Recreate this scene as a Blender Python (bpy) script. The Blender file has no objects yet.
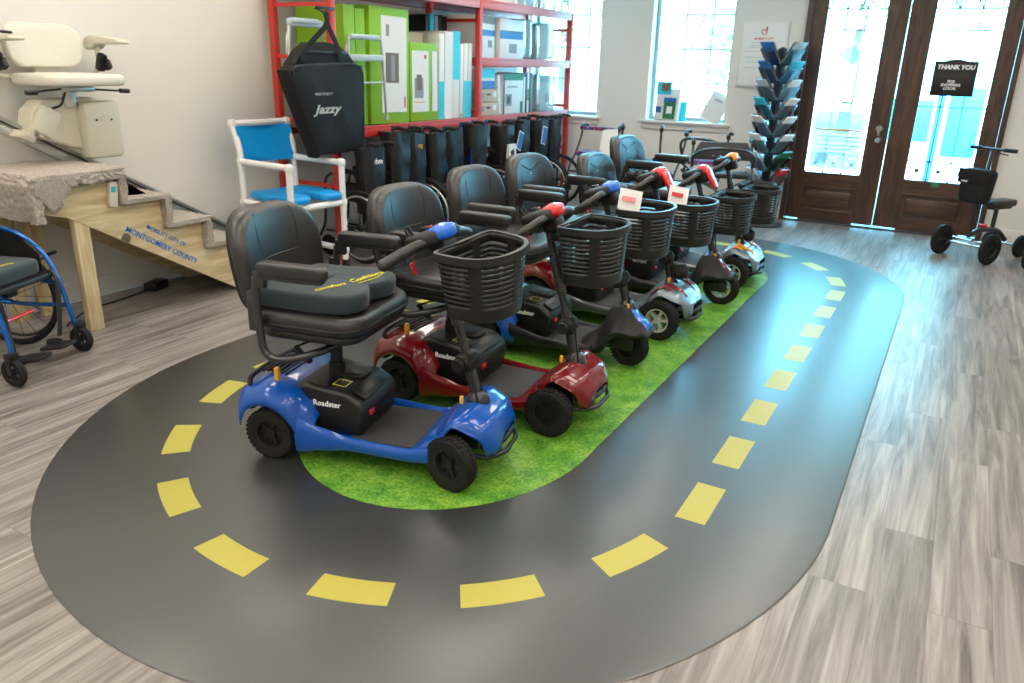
import bpy, bmesh, math, random
from mathutils import Vector, Matrix, Euler
random.seed(7)
sc = bpy.context.scene
C = sc.collection
PI = math.pi
def V(*a): return Vector(a)
def R(d): return math.radians(d)

# ------------------------------------------------------------ camera, world, light, exposure
def make_camera():
    f, pit, rol, yaw = 779.64, R(19.676), R(1.588), R(28.928)
    cy, sy = math.cos(yaw), math.sin(yaw)
    F = V(-sy*math.cos(pit), cy*math.cos(pit), -math.sin(pit))
    Rt = V(cy, sy, 0); U = Rt.cross(F)
    R2 = Rt*math.cos(rol) + U*math.sin(rol); U2 = -Rt*math.sin(rol) + U*math.cos(rol)
    cam = bpy.data.cameras.new('camera'); o = bpy.data.objects.new('camera', cam); C.objects.link(o)
    cam.sensor_width = 36; cam.lens = 36*f/1024; cam.clip_start = .05
    m = Matrix((R2, U2, -F)).transposed().to_4x4(); m.translation = V(0, 0, 1.6)
    o.matrix_world = m
    cam.dof.use_dof = True; cam.dof.focus_distance = 3.1; cam.dof.aperture_fstop = 4.5
    sc.camera = o
make_camera()
w = bpy.data.worlds.new('daylight'); sc.world = w; w.use_nodes = True
bg = w.node_tree.nodes['Background']; bg.inputs[0].default_value = (.20, .69, 1, 1); bg.inputs[1].default_value = 26.0
sn = bpy.data.lights.new('sun', 'SUN'); sn.energy = 22; sn.angle = R(.6); sn.color = (1, .95, .85)
so = bpy.data.objects.new('sun', sn); C.objects.link(so); so.rotation_euler = (R(42), 0, R(14))
def area(name, loc, rot, sx, sy, power, col, portal=False, spread=180):
    l = bpy.data.lights.new(name, 'AREA'); l.shape = 'RECTANGLE'; l.size = sx; l.size_y = sy; l.energy = power; l.color = col
    l.spread = R(spread)
    if portal: l.cycles.is_portal = True
    o = bpy.data.objects.new(name, l); C.objects.link(o); o.location = loc; o.rotation_euler = rot; return o
WARM = (1, .915, .80)
LAMPS = [(x, y) for x in (-4.0, -2.1, -.2, 1.7) for y in (-2.0, -.2, 1.6, 3.4, 5.2, 7.0)]
for x, y in LAMPS: area('ceiling_lamp_light', (x, y, 2.955), (0, 0, 0), .56, 1.16, 9.3, WARM)
area('window_portal', (-4.49, 9.52, 1.85), (R(-90), 0, 0), .9, 1.8, 1, (1, 1, 1), True)
area('window_portal', (-2.9, 9.52, 1.85), (R(-90), 0, 0), .95, 1.8, 1, (1, 1, 1), True)
area('door_portal', (-.67, 9.52, 1.5), (R(-90), 0, 0), 1.7, 2.2, 1, (1, 1, 1), True)
sc.view_settings.view_transform = 'Standard'; sc.view_settings.look = 'None'
sc.view_settings.gamma = 1; sc.view_settings.use_curve_mapping = False
sc.view_settings.exposure = -0.08

# ------------------------------------------------------------ materials
def mat(name, col, rough=.5, metal=0, coat=0, spec=.5, emit=None, noise=0, nscale=30, bump=0, bscale=60, alpha=1, sheen=0):
    m = bpy.data.materials.new(name); m.use_nodes = True; nt = m.node_tree; b = nt.nodes['Principled BSDF']
    b.inputs['Base Color'].default_value = (*col, 1); b.inputs['Roughness'].default_value = rough
    b.inputs['Metallic'].default_value = metal; b.inputs['Coat Weight'].default_value = coat; b.inputs['Coat Roughness'].default_value = .05
    b.inputs['Specular IOR Level'].default_value = spec; b.inputs['Sheen Weight'].default_value = sheen
    b.inputs['Alpha'].default_value = alpha
    if emit: b.inputs['Emission Color'].default_value = (*emit[0], 1); b.inputs['Emission Strength'].default_value = emit[1]
    tc = nt.nodes.new('ShaderNodeTexCoord')
    if noise:
        n = nt.nodes.new('ShaderNodeTexNoise'); n.inputs['Scale'].default_value = nscale; n.inputs['Detail'].default_value = 4
        nt.links.new(tc.outputs['Object'], n.inputs['Vector'])
        mx = nt.nodes.new('ShaderNodeMix'); mx.data_type = 'RGBA'
        mx.inputs[6].default_value = tuple(max(0, c*(1-noise)) for c in col)+(1,); mx.inputs[7].default_value = tuple(min(1, c*(1+noise)) for c in col)+(1,)
        nt.links.new(n.outputs['Fac'], mx.inputs[0]); nt.links.new(mx.outputs[2], b.inputs['Base Color'])
    if bump:
        n2 = nt.nodes.new('ShaderNodeTexNoise'); n2.inputs['Scale'].default_value = bscale; n2.inputs['Detail'].default_value = 3
        nt.links.new(tc.outputs['Object'], n2.inputs['Vector'])
        bp = nt.nodes.new('ShaderNodeBump'); bp.inputs['Strength'].default_value = bump; bp.inputs['Distance'].default_value = .004
        nt.links.new(n2.outputs['Fac'], bp.inputs['Height']); nt.links.new(bp.outputs[0], b.inputs['Normal'])
    return m
def wood_mat(name, c1, c2, axis='Z', rough=.5, scale=6, stretch=12, coat=0):
    m = mat(name, c1, rough, coat=coat); nt = m.node_tree; b = nt.nodes['Principled BSDF']; tc = nt.nodes['Texture Coordinate']
    mp = nt.nodes.new('ShaderNodeMapping'); s = [stretch*1.0]*3; s['XYZ'.index(axis)] = 1; mp.inputs['Scale'].default_value = s
    n = nt.nodes.new('ShaderNodeTexNoise'); n.inputs['Scale'].default_value = scale; n.inputs['Detail'].default_value = 6; n.inputs['Distortion'].default_value = .6
    rp = nt.nodes.new('ShaderNodeValToRGB'); rp.color_ramp.elements[0].color = (*c1, 1); rp.color_ramp.elements[1].color = (*c2, 1)
    rp.color_ramp.elements[0].position = .35; rp.color_ramp.elements[1].position = .68
    nt.links.new(tc.outputs['Object'], mp.inputs[0]); nt.links.new(mp.outputs[0], n.inputs['Vector'])
    nt.links.new(n.outputs['Fac'], rp.inputs[0]); nt.links.new(rp.outputs[0], b.inputs['Base Color'])
    return m
def glass_mat(name, tint=(1, 1, 1), refl=.06, body=None, bfac=0):
    m = bpy.data.materials.new(name); m.use_nodes = True; nt = m.node_tree; nt.nodes.clear()
    out = nt.nodes.new('ShaderNodeOutputMaterial'); t = nt.nodes.new('ShaderNodeBsdfTransparent'); t.inputs[0].default_value = (*tint, 1)
    g = nt.nodes.new('ShaderNodeBsdfGlossy'); g.inputs['Roughness'].default_value = .04
    mx = nt.nodes.new('ShaderNodeMixShader'); mx.inputs[0].default_value = refl
    nt.links.new(t.outputs[0], mx.inputs[1]); nt.links.new(g.outputs[0], mx.inputs[2]); last = mx
    if body:
        d = nt.nodes.new('ShaderNodeBsdfDiffuse'); d.inputs[0].default_value = (*body, 1)
        m2 = nt.nodes.new('ShaderNodeMixShader'); m2.inputs[0].default_value = bfac
        nt.links.new(mx.outputs[0], m2.inputs[1]); nt.links.new(d.outputs[0], m2.inputs[2]); last = m2
    nt.links.new(last.outputs[0], out.inputs[0]); return m
def floor_mat():
    m = mat('plank_vinyl', (.3, .26, .23), .34, spec=.6); nt = m.node_tree; b = nt.nodes['Principled BSDF']; L = nt.links
    tc = nt.nodes['Texture Coordinate']
    mp = nt.nodes.new('ShaderNodeMapping'); mp.inputs['Rotation'].default_value = (0, 0, R(90)); L.new(tc.outputs['Object'], mp.inputs[0])
    br = nt.nodes.new('ShaderNodeTexBrick'); br.offset = .37; br.inputs['Scale'].default_value = 1
    br.inputs['Brick Width'].default_value = 1.22; br.inputs['Row Height'].default_value = .18; br.inputs['Mortar Size'].default_value = .0012
    br.inputs['Color1'].default_value = (0, 0, 0, 1); br.inputs['Color2'].default_value = (1, 1, 1, 1); br.inputs['Mortar'].default_value = (.3, .3, .3, 1)
    L.new(mp.outputs[0], br.inputs['Vector'])
    sep = nt.nodes.new('ShaderNodeSeparateColor'); L.new(br.outputs['Color'], sep.inputs[0])
    # grain: stretched noise, shifted per plank
    mp2 = nt.nodes.new('ShaderNodeMapping'); mp2.inputs['Scale'].default_value = (25, 1.35, 1); L.new(tc.outputs['Object'], mp2.inputs[0])
    ad = nt.nodes.new('ShaderNodeVectorMath'); ad.operation = 'MULTIPLY_ADD'; ad.inputs[1].default_value = (9, 17, 5)
    L.new(br.outputs['Color'], ad.inputs[0]); L.new(mp2.outputs[0], ad.inputs[2])
    n = nt.nodes.new('ShaderNodeTexNoise'); n.inputs['Scale'].default_value = 1.0; n.inputs['Detail'].default_value = 7; n.inputs['Roughness'].default_value = .62; n.inputs['Distortion'].default_value = .6
    L.new(ad.outputs[0], n.inputs['Vector'])
    rp = nt.nodes.new('ShaderNodeValToRGB'); e = rp.color_ramp.elements
    e[0].position = .28; e[0].color = (.095, .082, .074, 1); e[1].position = .74; e[1].color = (.56, .52, .48, 1)
    x = e.new(.42); x.color = (.25, .22, .20, 1); x = e.new(.56); x.color = (.40, .36, .33, 1)
    L.new(n.outputs['Fac'], rp.inputs[0])
    mr = nt.nodes.new('ShaderNodeMapRange'); mr.inputs[3].default_value = .60; mr.inputs[4].default_value = .80; L.new(sep.outputs[0], mr.inputs[0])
    mul = nt.nodes.new('ShaderNodeVectorMath'); mul.operation = 'SCALE'; L.new(rp.outputs[0], mul.inputs[0]); L.new(mr.outputs[0], mul.inputs['Scale'])
    mm = nt.nodes.new('ShaderNodeMix'); mm.data_type = 'RGBA'; mm.inputs[7].default_value = (.10, .085, .07, 1)
    fm = nt.nodes.new('ShaderNodeMath'); fm.operation = 'MULTIPLY'; fm.inputs[1].default_value = .6; L.new(br.outputs['Fac'], fm.inputs[0])
    L.new(fm.outputs[0], mm.inputs[0]); L.new(mul.outputs[0], mm.inputs[6]); L.new(mm.outputs[2], b.inputs['Base Color'])
    bu = nt.nodes.new('ShaderNodeBump'); bu.inputs['Strength'].default_value = .25; bu.inputs['Distance'].default_value = .002
    L.new(n.outputs['Fac'], bu.inputs['Height']); L.new(bu.outputs[0], b.inputs['Normal'])
    return m
def turf_mat():
    m = mat('turf_print', (.1, .3, .04), .42, spec=.45); nt = m.node_tree; b = nt.nodes['Principled BSDF']; L = nt.links; tc = nt.nodes['Texture Coordinate']
    n = nt.nodes.new('ShaderNodeTexNoise'); n.inputs['Scale'].default_value = 85; n.inputs['Detail'].default_value = 6; n.inputs['Roughness'].default_value = .75
    n2 = nt.nodes.new('ShaderNodeTexNoise'); n2.inputs['Scale'].default_value = 9; n2.inputs['Detail'].default_value = 4
    L.new(tc.outputs['Object'], n.inputs['Vector']); L.new(tc.outputs['Object'], n2.inputs['Vector'])
    rp = nt.nodes.new('ShaderNodeValToRGB'); e = rp.color_ramp.elements
    e[0].position = .33; e[0].color = (.022, .13, .012, 1); e[1].position = .7; e[1].color = (.36, .55, .09, 1)
    x = e.new(.5); x.color = (.115, .33, .03, 1)
    mx = nt.nodes.new('ShaderNodeMath'); mx.operation = 'MULTIPLY_ADD'; mx.inputs[1].default_value = .45; mx.inputs[2].default_value = -.22
    ad = nt.nodes.new('ShaderNodeMath'); ad.operation = 'ADD'
    L.new(n2.outputs['Fac'], mx.inputs[0]); L.new(mx.outputs[0], ad.inputs[0]); L.new(n.outputs['Fac'], ad.inputs[1])
    L.new(ad.outputs[0], rp.inputs[0]); L.new(rp.outputs[0], b.inputs['Base Color']); return m
M = {}
M['wall'] = mat('wall_paint', (.74, .715, .665), .85, noise=.02, nscale=2)
M['ceil'] = mat('ceiling_paint', (.75, .74, .71), .9)
M['trimw'] = mat('white_trim_paint', (.72, .70, .66), .5)
M['floor'] = floor_mat(); M['turf'] = turf_mat()
M['road'] = mat('charcoal_mat_rubber', (.019, .0215, .021), .42, spec=1.0, coat=.6, noise=.35, nscale=230, bump=.10, bscale=300)
M['dash'] = mat('yellow_lane_paint', (.45, .405, .065), .42)
M['black'] = mat('black_plastic', (.008, .008, .009), .38)
M['blackm'] = mat('matte_black_plastic', (.011, .011, .012), .5, spec=.35)
M['charp'] = mat('charcoal_plastic', (.013, .0135, .014), .36, spec=.4)
M['tyre'] = mat('tyre_rubber', (.013, .013, .013), .72, spec=.25, bump=.3, bscale=120)
M['leather'] = mat('black_vinyl_leather', (.014, .0135, .014), .36, bump=.12, bscale=420, spec=.65)
M['deck'] = mat('deck_rubber', (.042, .042, .042), .72, bump=.25, bscale=500)
M['blue'] = mat('gloss_blue_paint', (.0, .078, .42), .30, metal=0, coat=.7, spec=.3)
M['red'] = mat('gloss_red_paint', (.17, .002, .004), .26, metal=0, coat=.8, spec=.3)
M['capred'] = mat('bright_red_plastic', (.65, .015, .02), .25, coat=.6)
M['capblue'] = mat('bright_blue_plastic', (.01, .14, .68), .25, coat=.6)
M['orange'] = mat('amber_plastic', (.85, .32, .02), .35)
M['amber'] = mat('amber_reflector', (.85, .42, .03), .3, coat=.5)
M['silverp'] = mat('silver_plastic', (.20, .25, .29), .3, metal=.5, coat=.4)
M['gunm'] = mat('gunmetal_paint', (.09, .095, .105), .32, metal=.5, coat=.5)
M['rimw'] = mat('pale_alloy_rim', (.55, .55, .50), .35, metal=.3)
M['chrome'] = mat('chrome', (.7, .7, .7), .18, metal=1)
M['alu'] = mat('brushed_aluminium', (.55, .55, .53), .35, metal=.9)
M['steelb'] = mat('black_steel_tube', (.02, .02, .022), .33, coat=.4)
M['teal'] = mat('dark_teal_fabric', (.012, .030, .038), .78, bump=.25, bscale=500, sheen=.2)
M['thread'] = mat('yellow_thread', (.70, .62, .05), .7)
M['nylon'] = mat('black_nylon', (.009, .009, .010), .7, spec=.3, bump=.35, bscale=26)
M['nylonb'] = mat('black_vinyl_upholstery', (.010, .0105, .012), .42, bump=.5, bscale=14)
M['white'] = mat('white_plastic_pipe', (.80, .79, .77), .35)
M['paper'] = mat('white_paper', (.80, .80, .79), .7)
M['pvcblue'] = mat('blue_vinyl_mesh', (.002, .30, .72), .42, bump=.2, bscale=200)
M['redsteel'] = mat('red_rack_paint', (.60, .035, .025), .42)
M['redbeam'] = mat('faded_red_beam_paint', (.62, .12, .10), .42)
M['whtxt'] = mat('white_lettering', (.85, .85, .85), .6)
M['grtxt'] = mat('grey_lettering', (.42, .42, .42), .6)
M['bltxt'] = mat('blue_lettering', (.0, .20, .62), .5)
M['pine'] = wood_mat('pine_board', (.50, .37, .19), (.72, .60, .38), 'Y', .6, 3, 9)
M['pinez'] = wood_mat('pine_post', (.48, .35, .17), (.72, .60, .36), 'Z', .6, 3, 9)
M['dwood'] = wood_mat('dark_walnut_door', (.026, .010, .005), (.085, .032, .014), 'Z', .38, 3, 9, coat=.2)
M['dwoodx'] = wood_mat('dark_walnut_rail', (.026, .010, .005), (.095, .036, .016), 'X', .38, 3, 9, coat=.2)
M['carpet'] = mat('beige_carpet', (.40, .345, .30), .95, noise=.45, nscale=120, bump=1, bscale=160)
M['cream'] = mat('cream_plastic', (.62, .575, .46), .42)
M['creaml'] = mat('cream_vinyl', (.68, .65, .56), .5)
M['glass'] = glass_mat('window_glass'); M['smoke'] = glass_mat('smoky_clear_plastic', (.68, .73, .76), .22)
M['film'] = glass_mat('clear_wrap_film', (.75, .86, .90), .35, (.55, .75, .8), .15)
M['sheet'] = glass_mat('backlit_paper', (.6, .85, .92), .02, (.75, .8, .8), .45)
M['iron'] = mat('dark_iron', (.03, .035, .04), .5)
M['green'] = mat('lime_green_card', (.21, .44, .012), .55)
M['cyan'] = mat('cyan_card', (.02, .50, .62), .5)
M['box'] = mat('brown_cardboard', (.50, .39, .29), .75)
M['wbox'] = mat('white_card', (.72, .70, .67), .6)
M['dkgreen'] = mat('dark_green_card', (.01, .17, .07), .5)
M['dkblue'] = mat('blue_card', (.01, .12, .38), .5)
M['grey'] = mat('mid_grey_print', (.24, .25, .27), .6)
M['lgrey'] = mat('pale_grey_pad', (.40, .48, .50), .5)
M['brown'] = mat('brown_print', (.16, .11, .08), .6)
M['bagside'] = mat('slate_blue_nylon', (.05, .085, .12), .5)
M['wheelblue'] = mat('blue_anodised_tube', (.0, .11, .42), .25, metal=.4, coat=.6)
M['steelgrey'] = mat('grey_tube', (.30, .32, .33), .35, metal=.6)
M['lampw'] = mat('lamp_diffuser', (.9, .9, .88), .6, emit=(WARM, 6))
M['ground'] = mat('outdoor_paving', (.55, .56, .55), .9)
M['bark'] = mat('tree_bark', (.12, .09, .06), .9)
M['leaf'] = mat('tree_leaves', (.42, .50, .30), .8)
M['road'].node_tree.nodes['Principled BSDF'].inputs['Coat Roughness'].default_value = .27
def weave():
    m = mat('woven_purple_red_fabric', (.2, .05, .1), .85); nt = m.node_tree; b = nt.nodes['Principled BSDF']; tc = nt.nodes['Texture Coordinate']
    v = nt.nodes.new('ShaderNodeTexVoronoi'); v.inputs['Scale'].default_value = 55; nt.links.new(tc.outputs['Object'], v.inputs['Vector'])
    sp = nt.nodes.new('ShaderNodeSeparateColor'); nt.links.new(v.outputs['Color'], sp.inputs[0])
    rp = nt.nodes.new('ShaderNodeValToRGB'); rp.color_ramp.interpolation = 'CONSTANT'; e = rp.color_ramp.elements
    e[0].color = (.02, .03, .14, 1); e[1].position = .3; e[1].color = (.40, .03, .06, 1)
    for p, c in ((.5, (.05, .12, .30, 1)), (.68, (.22, .05, .20, 1)), (.85, (.30, .32, .40, 1))): x = e.new(p); x.color = c
    nt.links.new(sp.outputs[0], rp.inputs[0]); nt.links.new(rp.outputs[0], b.inputs['Base Color']); return m
M['weave'] = weave()

# ------------------------------------------------------------ mesh builder
def catmull(P, n=6, closed=False):
    P = [Vector(p) for p in P]
    if n <= 1 or len(P) < 3: return P
    out = []; N = len(P); rng = range(N if closed else N-1)
    for i in rng:
        p0 = P[(i-1) % N] if closed or i > 0 else P[0]*2-P[1]
        p1 = P[i]; p2 = P[(i+1) % N]
        p3 = P[(i+2) % N] if closed or i+2 < N else p2*2-p1
        for k in range(n):
            t = k/n
            out.append(.5*((2*p1)+(p2-p0)*t+(2*p0-5*p1+4*p2-p3)*t*t+(-p0+3*p1-3*p2+p3)*t**3))
    if not closed: out.append(P[-1])
    return out
def rrect(w, h, r, n=5, cx=0, cy=0):
    o = []
    for (sx, sy, a0) in ((1, 1, 0), (-1, 1, 90), (-1, -1, 180), (1, -1, 270)):
        for k in range(n+1):
            a = R(a0+90*k/n); o.append((cx+sx*(w/2-r)+r*math.cos(a), cy+sy*(h/2-r)+r*math.sin(a)))
    return o
class MB:
    def __init__(s, M4=None): s.bm = bmesh.new(); s.M = M4 or Matrix(); s.mi = 0; s.mats = []
    def v(s, p): return s.bm.verts.new(s.M @ Vector(p))
    def f(s, vs):
        try: fc = s.bm.faces.new(vs)
        except ValueError: return None
        fc.material_index = s.mi; return fc
    def box(s, c, d, rot=(0, 0, 0), bev=0, seg=2):
        b = bmesh.new(); bmesh.ops.create_cube(b, size=1)
        for v in b.verts: v.co = Vector((v.co.x*d[0], v.co.y*d[1], v.co.z*d[2]))
        if bev: bmesh.ops.bevel(b, geom=list(b.edges), offset=min(bev, min(d)*.49), segments=seg, profile=.5, affect='EDGES')
        T = Matrix.Translation(Vector(c)) @ Euler([R(a) for a in rot]).to_matrix().to_4x4()
        mp = {v: s.v(T @ v.co) for v in b.verts}
        for f in b.faces: s.f([mp[v] for v in f.verts])
        b.free(); return s
    def rings(s, rs, closed=True, cap=True):
        L = [[s.v(p) for p in r] for r in rs]; n = len(L[0])
        for a, b in zip(L, L[1:]):
            for i in range(n if closed else n-1):
                j = (i+1) % n; s.f([a[i], a[j], b[j], b[i]])
        if cap and closed: s.f(L[0][::-1]); s.f(L[-1])
        return s
    def tube(s, P, r, seg=10, n=6, closed=False, flat=1):
        P = catmull(P, n, closed); N = len(P); rs = []; up = None
        for i in range(N):
            a = P[(i-1) % N] if closed or i > 0 else P[i]; b = P[(i+1) % N] if closed or i < N-1 else P[i]
            t = (b-a).normalized() if (b-a).length > 1e-9 else V(0, 0, 1)
            if up is None: up = V(0, 0, 1) if abs(t.z) < .9 else V(1, 0, 0)
            x = t.cross(up)
            if x.length < 1e-6: x = t.orthogonal()
            x.normalize(); y = x.cross(t).normalized(); up = y
            rr = r if not isinstance(r, (list, tuple)) else r[0]+(r[-1]-r[0])*i/max(1, N-1) if len(r) == 2 else r[min(len(r)-1, int(round(i*(len(r)-1)/(N-1))))]
            rs.append([P[i]+x*math.cos(2*PI*k/seg)*rr+y*math.sin(2*PI*k/seg)*rr*flat for k in range(seg)])
        if closed:
            rs.append(rs[0]); L = [[s.v(p) for p in q] for q in rs[:-1]]; L.append(L[0])
            for a, b in zip(L, L[1:]):
                for i in range(seg): s.f([a[i], a[(i+1) % seg], b[(i+1) % seg], b[i]])
            return s
        return s.rings(rs)
    def rod(s, p, q, r, seg=12, r2=None): return s.tube([p, q], [r, r if r2 is None else r2], seg, 1)
    def lathe(s, prof, c=(0, 0, 0), axis='Z', seg=32):
        c = Vector(c); rs = []
        for k in range(seg):
            a = 2*PI*k/seg; ring = []
            for (r, h) in prof:
                q = (r*math.cos(a), r*math.sin(a), h)
                if axis == 'Y': q = (q[0], q[2], q[1])
                if axis == 'X': q = (q[2], q[0], q[1])
                ring.append(c+Vector(q))
            rs.append(ring)
        L = [[s.v(p) for p in q] for q in rs]; n = len(prof)
        for k in range(seg):
            a, b = L[k], L[(k+1) % seg]
            for i in range(n-1): s.f([a[i], b[i], b[i+1], a[i+1]])
        bmesh.ops.remove_doubles(s.bm, verts=[v for q in L for v in q if v.is_valid], dist=1e-6)
        return s
    def pad(s, out, z0, z1, r, plane='Z', dome=0, steps=3):
        """rounded cushion from a 2D outline; plane Z: (x,y)->xy, X: (u,v)->(y,z) thick along x, Y: (x,z)"""
        cx = sum(p[0] for p in out)/len(out); cy = sum(p[1] for p in out)/len(out)
        R0 = sum(math.hypot(p[0]-cx, p[1]-cy) for p in out)/len(out)
        def mk(ins, h):
            k = 1-ins/R0; o = []
            for p in out:
                u, w = cx+(p[0]-cx)*k, cy+(p[1]-cy)*k
                o.append({'Z': (u, w, h), 'X': (h, u, w), 'Y': (u, h, w)}[plane])
            return o
        rs = []
        for i in range(steps+1):
            a = PI/2*i/steps; rs.append(mk(r*(1-math.sin(a)), z0+r*(1-math.cos(a))))
        for i in range(steps+1):
            a = PI/2*i/steps; rs.append(mk(r*(1-math.cos(a)), z1-r*(1-math.sin(a))))
        if dome:
            for k in (.35, .65, .9): rs.append(mk(r+(R0-r)*k, z1+dome*(1-(1-k)**2)))
        if len(rs) > 1: rs = [q for i, q in enumerate(rs) if i == 0 or (Vector(q[0])-Vector(rs[i-1][0])).length > 1e-7]
        return s.rings(rs)
    def prism(s, out, a, b, plane='Y'):
        def mk(h): return [{'Z': (p[0], p[1], h), 'X': (h, p[0], p[1]), 'Y': (p[0], h, p[1])}[plane] for p in out]
        s.rings([mk(a), mk(b)])
        bmesh.ops.triangulate(s.bm, faces=[f for f in s.bm.faces if len(f.verts) > 4], ngon_method='EAR_CLIP'); return s
    def warp(s, fn):
        for v in s.bm.verts: v.co = Vector(fn(v.co))
        return s
    def build(s, name, m, parent=None, smooth=40, solid=0, bevel=0):
        bmesh.ops.recalc_face_normals(s.bm, faces=list(s.bm.faces))
        me = bpy.data.meshes.new(name); s.bm.to_mesh(me); s.bm.free()
        for mm in (m if isinstance(m, (list, tuple)) else [m]): me.materials.append(M[mm] if isinstance(mm, str) else mm)
        if smooth:
            me.polygons.foreach_set('use_smooth', [True]*len(me.polygons)); me.set_sharp_from_angle(angle=R(smooth))
        o = bpy.data.objects.new(name, me); C.objects.link(o)
        if parent: o.parent = parent
        if bevel:
            md = o.modifiers.new('bevel', 'BEVEL'); md.width = bevel; md.segments = 2; md.limit_method = 'ANGLE'
        if solid:
            md = o.modifiers.new('thickness', 'SOLIDIFY'); md.thickness = solid; md.offset = 0
        return o
def tag(o, label, cat, group=None, kind=None):
    if label: o['label'] = label
    if cat: o['category'] = cat
    if group: o['group'] = group
    if kind: o['kind'] = kind
    return o
def thing(name, label, cat, loc=(0, 0, 0), rz=0, group=None):
    o = bpy.data.objects.new(name, None); C.objects.link(o); o.location = loc; o.rotation_euler = (0, 0, R(rz)); o.empty_display_size = .1
    return tag(o, label, cat, group)
def struct(mb, name, m, **k): o = mb.build(name, m, **k); o['kind'] = 'structure'; return o
def ctree(src, parent=None):
    c = src.copy(); C.objects.link(c); c.parent = parent
    for ch in list(src.children): ctree(ch, c)
    return c
def text(s, size, m, name, parent, o, x, y, ext=.0008, bold=0, shear=0, align='CENTER', spacing=1, sx=1):
    cu = bpy.data.curves.new(name, 'FONT'); cu.body = s; cu.size = size; cu.extrude = ext; cu.offset = bold; cu.shear = shear
    cu.align_x = align; cu.align_y = 'CENTER'; cu.space_character = spacing; cu.resolution_u = 2
    t = bpy.data.objects.new(name, cu); C.objects.link(t)
    me = bpy.data.meshes.new_from_object(t.evaluated_get(bpy.context.evaluated_depsgraph_get()))
    bpy.data.objects.remove(t); me.materials.clear(); me.materials.append(M[m])
    ob = bpy.data.objects.new(name, me); C.objects.link(ob); x = Vector(x).normalized(); y = Vector(y); y = (y-x*y.dot(x)).normalized(); z = x.cross(y)
    mt = Matrix((x, y, z)).transposed().to_4x4(); mt.translation = Vector(o); me.transform(mt @ Matrix.Diagonal((sx, 1, 1, 1)))
    if parent: ob.parent = parent
    return ob

# ------------------------------------------------------------ room
XW, YW, HC = -5.02, 9.28, 3.0
XR, YB = 3.6, -3.2
struct(MB().box(((XW+XR)/2, (YW+YB)/2, -.05), (XR-XW+.4, YW-YB+.4, .1)), 'floor', 'floor', smooth=0)
struct(MB().box(((XW+XR)/2, (YW+YB)/2, HC+.05), (XR-XW+.4, YW-YB+.4, .1)), 'ceiling', 'ceil', smooth=0)
struct(MB().box((XW-.1, (YW+YB)/2, HC/2), (.2, YW-YB, HC)), 'wall_left', 'wall', smooth=0)
struct(MB().box((XR+.1, (YW+YB)/2, HC/2), (.2, YW-YB, HC)), 'wall_right', 'wall', smooth=0)
struct(MB().box(((XW+XR)/2, YB-.1, HC/2), (XR-XW+.4, .2, HC)), 'wall_near', 'wall', smooth=0)
TW = .24
def wb(mb, x0, x1, z0, z1): mb.box(((x0+x1)/2, YW+TW/2, (z0+z1)/2), (x1-x0, TW, z1-z0))
W1 = (-4.96, -4.03); W2 = (-3.38, -2.43); DX = (-1.67, .34); WZ = (1.0, 2.78); DZ = 2.52
b = MB()
wb(b, XW-.2, W1[0], 0, HC); wb(b, W1[0], W1[1], 0, WZ[0]); wb(b, W1[0], W1[1], WZ[1], HC)
wb(b, W1[1], W2[0], 0, HC); wb(b, W2[0], W2[1], 0, WZ[0]); wb(b, W2[0], W2[1], WZ[1], HC)
wb(b, W2[1], DX[0], 0, HC); wb(b, DX[0], DX[1], DZ, HC); wb(b, DX[1], XR+.2, 0, HC)
struct(b, 'wall_far', 'wall', smooth=0)
struct(MB().box((XW+.009, (YW+YB)/2, .07), (.018, YW-YB, .14), bev=.004), 'baseboard_left', 'trimw')
b = MB()
for x0, x1 in ((XW, DX[0]-.01), (DX[1]+.01, XR)): b.box(((x0+x1)/2, YW-.009, .07), (x1-x0, .018, .14), bev=.004)
struct(b, 'baseboard_far', 'trimw')
def window(n, x0, x1, mull):
    z0, z1 = WZ; yg = YW+.15
    f = struct(MB().box(((x0+x1)/2, yg, (z0+z1)/2), (x1-x0, .004, z1-z0)), 'window_%d' % n, 'glass', smooth=0)
    b = MB()
    for x in (x0+.022, x1-.022): b.box((x, yg, (z0+z1)/2), (.044, .05, z1-z0))
    for z in (z0+.022, z1-.02): b.box(((x0+x1)/2, yg, z), (x1-x0-.08, .05, .044))
    b.build('window_frame', 'iron' if False else 'steelgrey', f)
    b = MB()
    for x in mull: b.box((x, yg-.008, (z0+z1)/2), (.014, .02, z1-z0-.08))
    for z in (1.43, 1.80, 2.17, 2.54): b.box(((x0+x1)/2, yg-.006, z), (x1-x0-.08, .018, .014))
    b.build('muntin_grid', 'steelgrey', f)
    b = MB().box(((x0+x1)/2, YW-.02, z0-.015), (x1-x0+.14, .10, .03), bev=.006).box(((x0+x1)/2, YW-.012, z0-.065), (x1-x0+.09, .026, .07), bev=.005)
    s = struct(b, 'trim_%d' % n, 'trimw')
window(1, *W1, (-4.54, -4.24)); window(2, *W2, (-3.02, -2.71))
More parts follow.
